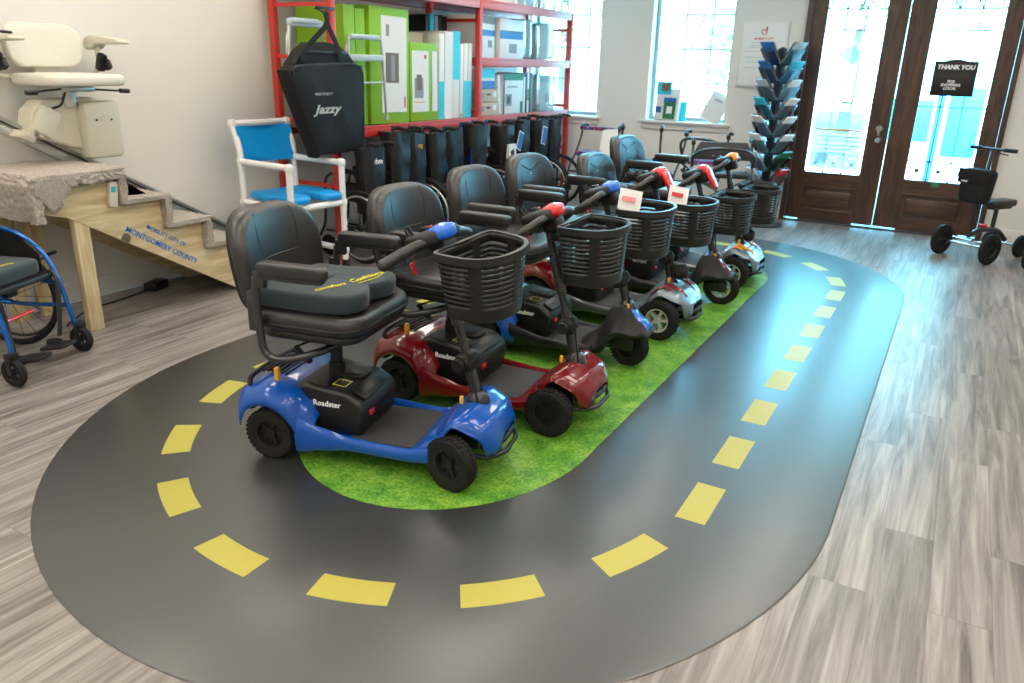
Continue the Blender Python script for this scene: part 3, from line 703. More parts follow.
S('large scooter with red striped silver front fenders and pale rims, fourth in the row', (-2.28, 4.69), 0, 'red', 'capred', steer=-4, syaw=-2, big=True, brand=False, bz=.83, seat_x=.05, logo=True, coil=False, paper=(-.11, 0))
S('three wheeled scooter with a pale spoked front wheel and red cap, fifth in the row', (-2.18, 5.42), 2, 'red', 'capred', steer=-4, syaw=-2, three=True, big=True, brand=False, bz=.78, seat_x=.12, sz=.61, logo=True, coil=False, headz=-.05)
S('scooter with orange head cap and pale silver front, sixth in the row', (-2.20, 6.12), 0, 'orange', 'orange', steer=-2, syaw=-2, big=True, brand=False, bz=.75, seat_x=.10, sz=.69, logo=True, coil=False, headz=-.02)
def foam_cushion():
    T = Matrix.Translation(V(-2.354, 2.296, 0)) @ Matrix.Rotation(R(13.3), 4, 'Z') @ Matrix.Translation(V(.205, 0, .669)) @ Matrix.Rotation(R(-2), 4, 'Z') @ Matrix.Diagonal((1.08, 1.08, 1, 1))
    t = thing('foam_seat_cushion', 'dark teal contoured foam cushion with yellow stitching on blue scooter seat', 'cushion'); t.matrix_world = T
    pts = [(-.205, -.19), (-.205, 0), (-.205, .19), (-.10, .215), (.08, .215), (.175, .19), (.205, .11), (.185, .04), (.165, 0), (.185, -.04), (.205, -.11), (.175, -.19), (.08, -.215), (-.10, -.215)]
    ol = [(p.x, p.y) for p in catmull([(a, b_, 0) for a, b_ in pts], 5, True)]
    b = MB().pad(ol, 0, .075, .018, dome=.0); b.warp(lambda c: V(c.x, c.y, c.z-(.012*math.cos(c.y/.2*PI)*(c.x+.2) if c.z > .05 else 0)*.6)); c_ = b.build('cushion_cover', 'teal', t)
    MB().pad(rrect(.17, .22, .03, 4, -.10, 0), .0705, .0785, .003).build('gel_panel', 'teal', c_)
    text('comfort', .042, 'thread', 'lettering', c_, (.055, -.10, .0765), (.45, 1, 0), (-1, .45, 0), shear=.3, bold=.0006)
    text('Cushions', .05, 'thread', 'lettering', c_, (.11, .08, .0765), (.25, 1, 0), (-1, .25, 0), shear=.3, bold=.0006)
    MB().tube([(.125, -.01, .0765), (.15, .08, .0765), (.145, .15, .0765)], .0022, 6, 4).build('underline', 'thread', c_)
foam_cushion()

# ------------------------------------------------------------ timber display stairs with lift
def stairs():
    t = thing('display_staircase', 'short pine display staircase with beige carpeted treads against the left wall', 'stairs', (0, 0, 0))
    X0, X1 = -4.37, -4.93; Y = [2.94, 3.235, 3.53, 3.825, 4.12]; Zt = [.93, .74, .555, .37, .185]
    out = [(2.62, .70), (3.79, .012), (4.12, .012)]
    z = [.17, .355, .54, .725, .915]
    out += [(4.12, z[0]), (3.825, z[0]), (3.825, z[1]), (3.53, z[1]), (3.53, z[2]), (3.235, z[2]), (3.235, z[3]), (2.94, z[3]), (2.94, z[4]), (2.46, z[4]), (2.46, .74)]
    for x in (X0, X1+.04):
        b = MB(); b.prism([(p[0], p[1]) for p in out], x-.04, x, 'X'); b.build('stringer', 'pine', t, smooth=0)
    st = [c for c in t.children if c.name.startswith('stringer')][0]
    a = math.atan2(-.29, .45)
    for q, sz, yy, zz in (('MOBILITY CITY OF', .038, 3.25, .485), ('MONTGOMERY COUNTY', .050, 3.215, .425)):
        text(q, sz, 'bltxt', 'lettering', st, (X0+.002, yy, zz), (0, math.cos(-R(32)), math.sin(-R(32))), (0, math.sin(R(32)), math.cos(R(32))), bold=.0008 if sz > .045 else .0002)
    MB().lathe([(0, 0), (.03, .001), (.033, 0)], (X0+.001, 2.965, .52), 'X', 16).build('knot', 'brown', st)
    for (x, y, h) in ((X0-.025, 2.70, .80), (X1+.03, 2.55, .72), (X1+.03, 2.72, .72)):
        MB().box((x-.004, y, h/2), (.05, .09, h), bev=.004).build('post', 'pinez', t)
    MB().box(((X0+X1)/2, 2.48, .80), (.5, .04, .14)).build('header', 'pine', t)
    # carpet: stepped folded runner with thickness
    prof = []
    zz = [.93, .74, .555, .37, .185]
    top = [(2.42, .70), (2.40, .90), (2.43, .95), (2.975, .95)]
    for i in range(1, 5): top += [(2.975+.295*(i-1), zz[i]+.02), (2.975+.295*i, zz[i]+.02)]
    top += [(4.155, .01)]
    bot = [(2.46, .70), (2.46, .90), (2.46, .92)]+[(p[0]-.035, p[1]-.022) for p in top[3:]]
    rr = random.Random(3); b = MB(); xa, xb = X0+.055, X1-.02
    TT = [[b.v((x, p[0]+(rr.random()-.5)*.004, p[1]+(rr.random()-.5)*.004)) for p in top] for x in lin(xa, xb, 6)]; BB = [[b.v((x, p[0], p[1])) for p in bot] for x in lin(xa, xb, 6)]
    for Q in (TT, BB):
        for p, q in zip(Q, Q[1:]):
            for i in range(len(top)-1): b.f([p[i], p[i+1], q[i+1], q[i]])
    for k in (0, -1):
        for i in range(len(top)-1): b.f([TT[k][i], TT[k][i+1], BB[k][i+1], BB[k][i]])
    for k in range(6):
        for i in (0, -1): b.f([TT[k][i], TT[k+1][i], BB[k+1][i], BB[k][i]])
    c = b.build('stair_carpet', 'carpet', t)
    tx = bpy.data.textures.new('pile', 'CLOUDS'); tx.noise_scale = .018; tx.noise_depth = 2
    def fuzz(o, lv):
        md = o.modifiers.new('density', 'SUBSURF'); md.subdivision_type = 'SIMPLE'; md.levels = lv; md.render_levels = lv
        md = o.modifiers.new('pile', 'DISPLACE'); md.texture = tx; md.strength = .030; md.mid_level = .35; md.texture_coords = 'GLOBAL'
    fuzz(c, 4)
    b = MB()   # overhanging carpet flap on the landing side, irregular lower edge
    L = []
    for y in lin(2.41, 2.975, 18): L.append([b.v((X0+.035, y, .945)), b.v((X0+.05, y, .93)), b.v((X0+.052, y, .93-(.03+.02*rr.random()+(.15 if y < 2.62 else 0)*max(0, 1-abs(y-2.52)/.12))))])
    for p, q in zip(L, L[1:]): b.f([p[0], p[1], q[1], q[0]]); b.f([p[1], p[2], q[2], q[1]])
    fuzz(b.build('carpet_flap', 'carpet', t, solid=.012), 3)
    MB().box((X0+.018, 2.905, .80), (.034, .055, .15), (-8, 0, 0), bev=.006).build('call_button_box', 'creaml', t)
    MB().box((X0+.036, 2.903, .83), (.003, .028, .035), (-8, 0, 0)).build('button_label', 'cyan', t)
stairs()
def stair_lift():
    t = thing('stair_lift', 'cream stair lift chair with folding armrests on an aluminium rail above the display stairs', 'stair lift', (0, 0, 0))
    p, q = V(-4.86, 2.50, 1.275), V(-4.86, 4.52, .14); d = (q-p).normalized(); ang = math.degrees(math.atan2(d.z, d.y))
    b = MB(); c = (p+q)/2; L = (q-p).length
    b.box(c, (.06, L, .035), (ang, 0, 0), bev=.004).box(c+V(.0, 0, -.045), (.03, L, .06), (ang, 0, 0), bev=.004).box(c+V(.035, 0, .012), (.012, L, .012), (ang, 0, 0)); b.build('rail', 'alu', t)
    b = MB().box(c+V(.032, 0, -.012), (.006, L, .010), (ang, 0, 0)); b.build('rack_strip', 'black', t)
    b = MB().box((-4.86, 4.44, .07), (.10, .08, .14), bev=.01); b.build('rail_foot', 'cream', t)
    X = -4.80
    b = MB()
    b.prism([(2.70, 1.13), (2.74, 1.27), (2.80, 1.32), (3.12, 1.33), (3.20, 1.30), (3.22, 1.0), (3.16, .985), (2.92, 1.05)], X-.08, X+.06, 'X'); cr = b.build('carriage_body', 'cream', t, bevel=.015)
    b = MB().box((X+.01, 2.80, 1.20), (.20, .12, .17), (-30, 0, 0), bev=.02).box((X+.0, 2.69, 1.12), (.14, .09, .05), (-30, 0, 0), bev=.012).box((X+.06, 2.72, 1.155), (.05, .03, .05), (-30, 0, 0), bev=.01)
    for y in (2.69, 2.755): b.lathe([(0, -.01), (.016, -.01), (.016, .01), (0, .01)], (X+.08, y, 1.13), 'X', 12)
    b.build('roller_housing', 'cream', t)
    b = MB().box((X+.075, 3.13, 1.14), (.12, .24, .34), bev=.025); mb = b.build('motor_cover', 'cream', t)
    b = MB()
    for y in (3.08, 3.18): b.lathe([(0, 0), (.007, .002), (.007, 0)], (X+.136, y, 1.20), 'X', 10)
    b.build('screw', 'black', mb)
    b = MB().rod((X+.05, 2.98, 1.28), (X+.05, 2.98, 1.40), .04, 16).box((X+.08, 2.95, 1.385), (.26, .20, .03), bev=.005); b.build('seat_swivel', 'alu', t)
    b = MB().box((X+.10, 2.97, 1.395), (.10, .10, .03), bev=.006).tube([(X+.18, 2.94, 1.39), (X+.2, 3.10, 1.38), (X+.2, 3.25, 1.37)], .006, 8, 4).rod((X+.2, 3.22, 1.373), (X+.2, 3.28, 1.37), .014, 10).tube([(X+.18, 2.90, 1.39), (X+.2, 2.75, 1.38), (X+.2, 2.68, 1.37)], .006, 8, 4).rod((X+.2, 2.70, 1.37), (X+.2, 2.64, 1.37), .014, 10)
    b.tube([(X+.15, 2.9, 1.37), (X+.17, 2.85, 1.30), (X+.16, 2.80, 1.28)], .007, 8, 4); b.build('swivel_lever', 'black', t)
    b = MB().pad(rrect(.42, .50, .07, 5, X+.10, 2.97), 1.405, 1.47, .025, dome=.006); b.build('lift_seat', 'creaml', t)
    b = MB().pad(rrect(.48, .25, .10, 6, 2.95, 1.625), X-.13, X-.07, .025, 'X', dome=.006); b.warp(lambda c: V(c.x+.6*(c.y-2.96)**2-.1*(c.z-1.6), c.y, c.z)); b.build('lift_backrest', 'creaml', t)
    b = MB().box((X-.11, 2.97, 1.49), (.03, .16, .12), bev=.01); b.build('back_bracket', 'cream', t)
    for s in (-1, 1):
        y = 2.965+s*.32
        b = MB().tube([(X-.10, 2.965+s*.2, 1.44), (X-.10, y-s*.02, 1.46), (X-.07, y, 1.53), (X-.06, y, 1.63)], .016, 10, 6); b.build('arm_post', 'steelgrey' if False else 'cream', t)
        b = MB().box((X-.09, y, 1.665), (.10, .065, .045), bev=.018).prism([(X-.14, 1.64), (X-.12, 1.68), (X-.05, 1.695), (X+.20, 1.67), (X+.205, 1.645), (X-.02, 1.64), (X-.06, 1.615), (X-.12, 1.605)], y-.045, y+.045, 'Y')
        ar = b.build('arm_pad', 'cream', t, bevel=.010)
        if s < 0: MB().box((X+.10, y, 1.688), (.07, .04, .012), (0, 5, 0), bev=.004).build('control_switch', 'black', ar)
        b = MB().box((X-.04, y+.0, 1.535), (.055, .05, .11), (0, 24, 0), bev=.014).box((X-.0, y+.015, 1.52), (.05, .03, .06), (0, -30, 0), bev=.01); b.build('belt_reel', 'black', t)
stair_lift()
t = thing('power_adapter', 'small black power adapter on the floor under the stairs', 'power adapter', (-4.86, 3.48, 0), 20)
MB().box((0, 0, .03), (.10, .16, .06), bev=.01).build('adapter_case', 'black', t); MB().rod((0, .08, .03), (0, .13, .03), .008, 8).build('adapter_plug', 'blackm', t); MB().tube([(0, -.08, .02), (-.04, -.3, .012), (-.10, -.6, .012), (-.02, -.9, .012)], .006, 6, 4).build('power_cord', 'black', t)

# ------------------------------------------------------------ wheelchairs
def spoked(parent, T, r, name='rear_wheel', tyre='tyre', hand='alu', nsp=18):
    b = MB(T); b.lathe([(r-.03, -.012), (r-.01, -.016), (r, 0), (r-.01, .016), (r-.03, .012), (r-.036, 0), (r-.03, -.012)], axis='Y', seg=40); w_ = b.build(name, tyre, parent)
    b = MB(T)
    for k in range(nsp): a = 2*PI*k/nsp; b.rod((.03*math.cos(a+.5), .02*(-1)**k, .03*math.sin(a+.5)), ((r-.035)*math.cos(a), 0, (r-.035)*math.sin(a)), .0016, 4)
    b.lathe([(0, -.04), (.022, -.04), (.022, .04), (0, .04)], axis='Y', seg=14); b.build('spokes', 'blackm', w_)
    b = MB(T); P = [((r-.045)*math.cos(2*PI*k/36), -.035, (r-.045)*math.sin(2*PI*k/36)) for k in range(36)]; b.tube(P, .009, 8, 1, True); b.build('hand_rim', hand, w_)
    return w_
def blue_wheelchair():
    t = thing('wheelchair', 'open wheelchair with blue tubular frame and black seat beside the display stairs', 'wheelchair', (-4.40, 2.03, 0), 22)
    sw = .235
    for s in (-1, 1):
        T = Matrix.Translation(V(0, s*.29, .30)) @ (Matrix.Rotation(PI, 4, 'Z') if s > 0 else Matrix())
        spoked(t, T, .30, hand='black')
        T2 = Matrix.Translation(V(.42, s*.26, .075)) @ Matrix.Rotation(R(-12), 4, 'Z')
        b = MB(T2); b.lathe([(.045, -.014), (.068, -.017), (.076, 0), (.068, .017), (.045, .014), (.04, 0), (.045, -.014)], axis='Y', seg=28); c = b.build('caster_wheel', 'tyre', t)
        b = MB(T2); b.lathe([(0, -.018), (.014, -.018), (.014, .018), (0, .018)], axis='Y', seg=12)
        for k in range(5): a = 2*PI*k/5; b.box((.03*math.cos(a), 0, .03*math.sin(a)), (.035, .012, .012), (0, -math.degrees(a), 0), bev=.002)
        b.lathe([(.040, -.012), (.047, -.012), (.047, .012), (.040, .012)], axis='Y', seg=24); b.build('caster_rim', 'blackm', c)
        b = MB(T2)
        for q in (-1, 1): b.box((.0, q*.025, .03), (.03, .006, .08), bev=.002)
        b.box((0, 0, .085), (.045, .06, .04), bev=.01); b.build('caster_fork', 'black', t)
        b = MB().tube([(.41, s*.245, .15), (.40, s*sw, .24), (.36, s*sw, .42), (.30, s*sw, .56), (.18, s*sw, .66), (.02, s*sw, .70), (-.06, s*sw, .69)], .013, 10, 6)
        b.tube([(.39, s*sw, .28), (.1, s*sw, .27), (-.02, s*sw, .30)], .012, 10, 4).tube([(-.04, s*sw, .28), (-.05, s*sw, .48), (-.08, s*sw, .88)], .012, 10, 4).rod((.37, s*sw, .40), (-.05, s*sw, .44), .012, 10)
        b.build('side_frame', 'wheelblue', t)
        MB().tube([(-.08, s*sw, .88), (-.10, s*sw, .92), (-.20, s*sw, .93)], .015, 10, 4).build('push_handle', 'blackm', t)
        b = MB().tube([(.28, s*sw, .44), (.34, s*.22, .47), (.37, s*.21, .42), (.37, s*.19, .26), (.36, s*.17, .12)], .012, 10, 6); b.build('legrest_tube', 'steelb', t)
        b = MB().pad(rrect(.16, .13, .03, 4, .40, s*.10), .075, .092, .006); b.warp(lambda c: V(c.x, c.y, c.z+.18*(c.x-.35))); b.box((.345, s*.14, .085), (.06, .06, .05), bev=.01); b.build('footplate', 'blackm', t)
        b = MB().tube([(.22, s*.27, .50), (.26, s*.285, .53), (.30, s*.285, .55)], .006, 8, 4).box((.31, s*.285, .555), (.06, .018, .02), (0, -20, 0), bev=.006); b.build('brake_lever', 'black', t)
        MB().prism([(-.05, .47), (.28, .47), (.27, .56), (.16, .66), (0, .69), (-.05, .68)], s*sw-.004, s*sw+.004, 'Y').build('side_guard', 'blackm', t)
    b = MB().box((.13, 0, .455), (.44, .47, .03), bev=.01); b.build('seat_sling', 'nylonb', t)
    b = MB().box((-.065, 0, .68), (.02, .45, .40), bev=.008); b.build('back_sling', 'nylonb', t)
    b = MB().rod((.05, -sw, .27), (.02, sw, .45), .011, 10).rod((.05, sw, .27), (.02, -sw, .45), .011, 10); b.build('cross_brace', 'wheelblue', t)
    MB().rod((.33, sw*.2, .30), (.33, -sw, .30), .009, 8).build('brace_grip', 'capred', t)
    M4 = Matrix.Translation(V(-4.40, 2.03, 0)) @ Matrix.Rotation(R(22), 4, 'Z')
    k = thing('seat_cushion', 'dark teal contoured cushion with yellow lettering on wheelchair seat', 'cushion'); k.matrix_world = M4 @ Matrix.Translation(V(.12, 0, .472))
    b = MB().pad(rrect(.40, .42, .08, 6), 0, .075, .02); c = b.build('cushion_cover', 'teal', k)
    text('Cushions', .05, 'thread', 'lettering', c, (.10, -.02, .0762), (.3, 1, 0), (-1, .3, 0), shear=.3, bold=.0006)
    k = thing('folded_strap', 'yellow edged black strap resting on top of wheelchair side frame', 'strap'); k.matrix_world = M4 @ Matrix.Translation(V(.06, -.237, .716))
    MB().box((0, 0, .008), (.20, .05, .014), (0, 6, 0), bev=.006).build('strap_body', 'black', k); MB().box((.02, 0, .018), (.14, .03, .006), (0, 6, 0), bev=.002).build('strap_edge', 'thread', k)
blue_wheelchair()
def folded_chair(label, y, x=-4.0, rz=0, h=.93, tl=0, txt=None, trim='steelb', hw=.10, up=.42, big=True):
    t = thing('folded_wheelchair', label, 'wheelchair', (x-.12, y, 0), rz, 'folded wheelchairs in a row under the red rack')
    t.rotation_euler[0] = R(tl)
    for s in (-1, 1):
        b = MB().tube([(0, s*hw, .12), (0, s*hw, h-.06), (.012, s*hw, h-.015), (.04, s*hw, h)], .012, 8, 4).rod((0, s*hw, .22), (-.48, s*hw, .22), .011, 8).rod((0, s*hw, .50), (-.46, s*hw, .50), .011, 8).tube([(-.40, s*hw, .70), (-.47, s*hw, .62), (-.49, s*hw, .30), (-.56, s*hw, .16)], .011, 8, 4)
        b.tube([(0, s*hw, .70), (-.2, s*hw, .72), (-.40, s*hw, .70)], .011, 8, 4); b.build('side_frame', trim, t)
        MB().tube([(.03, s*hw, h), (.08, s*hw, h+.004), (.14, s*hw, h-.004)], [.017, .016], 10, 3).build('push_handle', 'blackm', t)
        if big:
            T = Matrix.Translation(V(-.01, s*(hw+.055), .305)) @ (Matrix.Rotation(PI, 4, 'Z') if s > 0 else Matrix())
            spoked(t, T, .30, nsp=12)
        b = MB(Matrix.Translation(V(-.46, s*hw, .09))).lathe([(0, -.012), (.08, -.015), (.09, 0), (.08, .015), (0, .012)], axis='Y', seg=20); b.build('caster_wheel', 'tyre', t)
        MB().box((-.20, s*(hw+.005), .735), (.26, .05, .03), bev=.012).build('arm_pad', 'blackm', t)
    # folded back upholstery: two panels creased inwards
    z0, z1 = h-.06-up, h-.035; b = MB(); rs = []
    for z in lin(z0, z1, 10):
        q = (z-z0)/(z1-z0); k = .010*math.sin(z*31+y*9); e = .016 if z == z1 else 0; g = 1-.30*(1-q)**2; sg = .02*math.sin(PI*q)
        rs.append([(.018, -(hw+.016)*g, z), (.034+k+sg, -hw*.55*g, z+e), (.020-k+sg*.3, 0, z+e*.4), (.036-k+sg, hw*.5*g, z+e), (.018, (hw+.016)*g, z), (-.05, (hw+.024+k)*g, z), (-.17-k*2, hw*.5, z), (-.21, 0, z), (-.17+k*2, -hw*.5, z), (-.05, -(hw+.024-k)*g, z)])
    b.rings(rs); u = b.build('back_upholstery', 'nylonb', t, smooth=70)
    b = MB(); b.rings([[(-.02, -hw-.012, .50+q), (-.42, -hw-.01, .50+q), (-.42, hw+.01, .50+q), (-.02, hw+.012, .50+q)] if i in (0, 2) else [(-.02, -hw*.3, .62), (-.42, -hw*.3, .62), (-.42, hw*.3, .62), (-.02, hw*.3, .62)] for i, q in enumerate((0, .1, .01))]); b.build('seat_upholstery', 'nylonb', t)
    if txt: text(txt[0], txt[1], txt[2], 'lettering', u, (.042, 0, z1-.10), (0, 1, 0), (0, 0, 1), bold=.0012)
    return t
ROW = [('folded black transport chair with a white name on its back, leftmost in the row', 5.04, .93, ('vive', .07, 'whtxt'), 'steelb', .085, .46),
 ('folded black wheelchair second from the left under the rack', 5.36, .97, None, 'steelb', .10, .44),
 ('folded black wheelchair with an orange logo on its back', 5.66, .95, ('mg', .06, 'orange'), 'steelb', .095, .44),
 ('narrow folded black wheelchair right of the one with orange logo', 5.95, .93, None, 'steelb', .085, .44),
 ('folded wheelchair with wide black back and blue tubes, left of the rack middle', 6.27, .95, None, 'wheelblue', .12, .44),
 ('folded wheelchair with blue tube, just left of the middle rack post', 6.62, .96, None, 'wheelblue', .10, .46),
 ('folded black wheelchair below the cardboard boxes with a hanging white bag', 7.20, .93, None, 'steelb', .09, .42),
 ('folded black wheelchair below the dark green carton', 7.56, .97, None, 'steelb', .11, .48),
 ('folded black wheelchair below the stacked thin cartons', 7.93, .95, None, 'steelb', .10, .48),
 ('folded black wheelchair at the right end of the row under the rack', 8.31, .95, None, 'steelb', .10, .48)]
for i, (lb, y, h, tx, tr, hw, up) in enumerate(ROW): folded_chair(lb, y, -3.98, rz=((i*7) % 5-2)*2, tl=(0, -2, 3, 1, 5, -1, 0, 2, -2, 1)[i], h=h+(.095 if i else .03), txt=tx, trim=tr, hw=hw+.012, up=up+.05)
def hangtag(name, label, cat, o, rz, w_, h, m, m2, tilt=0):
    t = thing(name, label, cat); t.matrix_world = Matrix.Translation(V(*o)) @ Matrix.Rotation(R(rz), 4, 'Z') @ Matrix.Rotation(R(tilt), 4, 'X')
    MB().box((0, 0, -h/2), (.004, w_, h), bev=.001).build('card', m2, t); MB().box((.003, 0, -h/2), (.002, w_*.86, h*.88)).build('printed_face', m, t)
    MB().tube([(0, 0, 0), (.004, .004, .03), (-.01, 0, .06)], .0015, 5, 3).build('string', 'black', t); return t
hangtag('hang_tag', 'blue printed hang tag on wheelchair below cardboard boxes', 'tag', (-3.985, 7.30, .93), 0, .10, .19, 'dkblue', 'white', -22)
hangtag('hang_tag', 'blue printed hang tag on wheelchair below the thin cartons', 'tag', (-3.985, 7.83, .955), 0, .10, .19, 'dkblue', 'white', -14)
t = thing('hanging_bag', 'small white plastic bag with black print hanging on a folded wheelchair', 'bag', (-3.985, 7.09, .82))
b = MB(); b.rings([[(-.012, -.07, 0), (.012, -.07, 0), (.012, .07, 0), (-.012, .07, 0)], [(-.02, -.075, -.12), (.02, -.075, -.12), (.02, .065, -.12), (-.02, .065, -.12)], [(-.01, -.02, -.27), (.01, -.02, -.27), (.01, .04, -.27), (-.01, .04, -.27)]]); b.build('bag_body', 'wbox', t)
b = MB().box((.019, -.01, -.08), (.003, .07, .05), (20, 0, 0)); b.build('bag_print', 'black', t)

# ------------------------------------------------------------ red rack
XF, XB = -4.33, -4.92; YP = [4.86, 6.99, 9.06]; ZS = [1.035, 1.60, 2.135]
def rack():
    t = thing('storage_rack', 'tall red steel storage rack with three shelf levels along the left wall', 'storage rack', (0, 0, 0))
    for y in YP:
        for x in (XF, XB):
            h = 2.75 if y == YP[0] else (2.75 if y == YP[1] else 2.16)
            if y == YP[2] : h = 2.17
            b = MB().box((x, y, h/2), (.055, .055, h), bev=.004).box((x, y, .005), (.09, .09, .01)); p = b.build('upright', 'redsteel', t)
            b = MB()
            for k in range(int(h/.05)): b.box((x+.0275, y, .04+.05*k), (.002, .012, .024)); b.box((x, y-.0275, .04+.05*k), (.012, .002, .024))
            b.build('punched_slots', 'brown', p)
        for z in (.12, .62, 1.12, 1.60, 1.98):
            MB().box(((XF+XB)/2, y, z), (XF-XB, .02, .03)).build('end_brace', 'redsteel', t)
    for k, z in enumerate(ZS):
        for (a, c) in zip(YP, YP[1:]):
            for x in (XF, XB):
                if k == 1 and a == YP[0] : continue
                MB().box((x+(.012 if x == XF else -.012), (a+c)/2, z-.005), (.035, c-a-.055, .085), bev=.008).box((x+(.028 if x == XF else -.028), (a+c)/2, z+.03), (.012, c-a-.055, .02), bev=.003).build('shelf_beam', 'redbeam' if a == YP[1] or k == 2 else 'redsteel', t)
            if not (k == 1 and a == YP[0]): MB().box(((XF+XB)/2, (a+c)/2, z+.028), (XF-XB-.03, c-a-.06, .018)).build('shelf_board', 'brown', t)
rack()
def carton(label, x, y, z, d, w_, h, m, rz=0, tilt=0, panels=(), group=None, name='carton', lean=0):
    """box whose front faces +X; origin at bottom centre of its front face; panels: (y0,y1,z0,z1,mat) as fractions of the front, or side='S' on the -Y side"""
    t = thing(name, label, 'carton' if name == 'carton' else name, (0, 0, 0), group=group)
    t.matrix_world = Matrix.Translation(V(x, y, z)) @ Matrix.Rotation(R(rz), 4, 'Z') @ Matrix.Rotation(R(tilt), 4, 'X') @ Matrix.Rotation(R(lean), 4, 'Y')
    MB().box((-d/2, 0, h/2+.002), (d, w_, h), bev=.003).build('carton_body', m, t)
    for i, p in enumerate(panels):
        b = MB()
        if len(p) > 5:
            b.box((-d+d*(p[0]+p[1])/2, -w_/2-.0008, h*(p[2]+p[3])/2), (d*(p[1]-p[0]), .0016, h*(p[3]-p[2])))
        else: b.box((.0008+.0006*(i+1), w_*((p[0]+p[1])/2-.5), h*(p[2]+p[3])/2+.002), (.0016, w_*(p[1]-p[0]), h*(p[3]-p[2])))
        b.build('printed_panel', p[4], t)
    return t
Z1, Z2, Z3 = ZS[0]+.038, ZS[1]+.038, ZS[2]+.038
FX = -4.36
carton('tall green carton at the far left of the lower shelf', FX-.02, 5.13, Z1, .50, .13, .92, 'green')
carton('tall green carton with plain narrow face, second on the shelf', FX-.02, 5.265, Z1, .50, .12, .90, 'green')
carton('largest green carton with white front showing folded walker pictures', FX, 5.605, Z1, .42, .53, .93, 'green', tilt=-1, panels=((.28, .93, .10, .93, 'wbox'), (.40, .48, .76, .86, 'grey'), (.38, .72, .36, .62, 'brown'), (.52, .62, .38, .60, 'grey'), (.86, .89, .14, .24, 'capred')))
carton('shorter green carton with white front showing a shower chair picture', FX+.005, 6.10, Z1, .36, .42, .67, 'green', panels=((.06, .66, .12, .90, 'wbox'), (.14, .46, .30, .56, 'grey'), (.22, .40, .40, .60, 'brown'), (.12, .52, .24, .255, 'orange'), (.78, .98, .12, .90, 'wbox'), (.50, .58, .80, .85, 'capred')))
carton('open brown carton showing above the shorter green carton', FX-.12, 6.08, Z1, .22, .36, .76, 'box')
for i, (yy, hh, ww, lbl, pn) in enumerate([(6.375, .76, .08, 'slim white carton with cyan lower half right of the green carton', ((0, 1, 0, .45, 'cyan'),)),
   (6.49, .78, .13, 'wide white carton leaning on the slim one beside the cyan strip', ((0, .99, .0, .98, 'wbox'),)),
   (6.62, .79, .12, 'white carton with cyan upper half and small white lettering', ((.05, 1, .45, 1, 'cyan'),)),
   (6.72, .68, .05, 'thin brown edged white carton third from the rack middle post', ((0, 1, .0, .06, 'box'),)),
   (6.79, .69, .065, 'thin white and cyan carton second from the rack middle post', ((0, 1, 0, .5, 'cyan'),)),
   (6.87, .69, .065, 'thin white and cyan carton nearest the rack middle post', ((0, 1, 0, .5, 'cyan'),))]):
    c = carton(lbl, FX, yy, Z1, .40, ww, hh, 'wbox', tilt=-1.5, panels=pn)
for i in range(5): carton('narrow dark carton standing high behind the white and cyan cartons', FX-.25, 6.52+.075*i, Z1, .20, .06, .93+.01*(i % 2), ('black', 'cyan', 'grey', 'black', 'blackm')[i], group='dark cartons at the back of the lower shelf')
carton('white and blue carton with a dark cushion picture, left on the upper shelf', FX-.02, 7.235, Z2, .38, .36, .40, 'wbox', rz=6, panels=((0, 1, .52, .66, 'dkblue'), (0, 1, .80, .99, 'film'), (.55, .80, .25, .42, 'grey')))
carton('white and blue carton with a dark cushion picture, second on the upper shelf', FX, 7.70, Z2, .38, .50, .385, 'wbox', panels=((0, 1, .50, .68, 'dkblue'), (.40, .72, .14, .38, 'grey'), (0, 1, .68, .71, 'black')))
b0 = thing('wrapped_bundle', 'bundle in clear crinkled film with grey contents, middle of the upper shelf', 'wrapped bundle', (FX-.02, 8.09, Z2))
MB().box((-.15, 0, .20), (.28, .22, .40), bev=.02).build('bundle_contents', 'grey', b0); MB().box((-.15, 0, .205), (.30, .24, .41), bev=.025).build('clear_film', 'film', b0)
b0 = thing('wrapped_bundle', 'bundle in clear bluish film at the right end of the upper shelf', 'wrapped bundle', (FX-.01, 8.52, Z2))
MB().box((-.15, 0, .19), (.26, .42, .38), (6, 0, 0), bev=.03).build('bundle_contents', 'wbox', b0); MB().box((-.15, 0, .195), (.30, .46, .40), (6, 0, 0), bev=.035).build('clear_film', 'film', b0)
for k in range(2):
    carton(('lower' if k == 0 else 'upper')+' of two small brown cardboard boxes stacked beside the middle post', FX, 7.26, Z1+.132*k, .36, .36, .128, 'box', panels=((.34, .56, .52, .68, 'black'), (.70, .88, .40, .80, 'wbox'), (.06, .20, .30, .74, 'grey')))
carton('white and blue pack lying on top of the brown cardboard boxes', FX, 7.20, Z1+.266, .36, .32, .19, 'wbox', panels=((0, 1, .0, .40, 'dkblue'), (0, 1, .55, 1, 'cyan')))
carton('pale carton wedged slanting against the stacked brown boxes', FX-.01, 7.50, Z1, .30, .05, .40, 'wbox', tilt=6)
carton('green and white carton with a round wheel picture on the lower shelf', FX, 7.76, Z1, .36, .44, .41, 'wbox', panels=((0, 1, .84, 1, 'dkgreen'), (.86, 1, .0, .30, 'dkgreen'), (.12, .42, .20, .50, 'grey'), (.20, .34, .26, .44, 'black'), (.2, .7, .66, .70, 'grey'), (0, .06, 0, 1, 'black')))
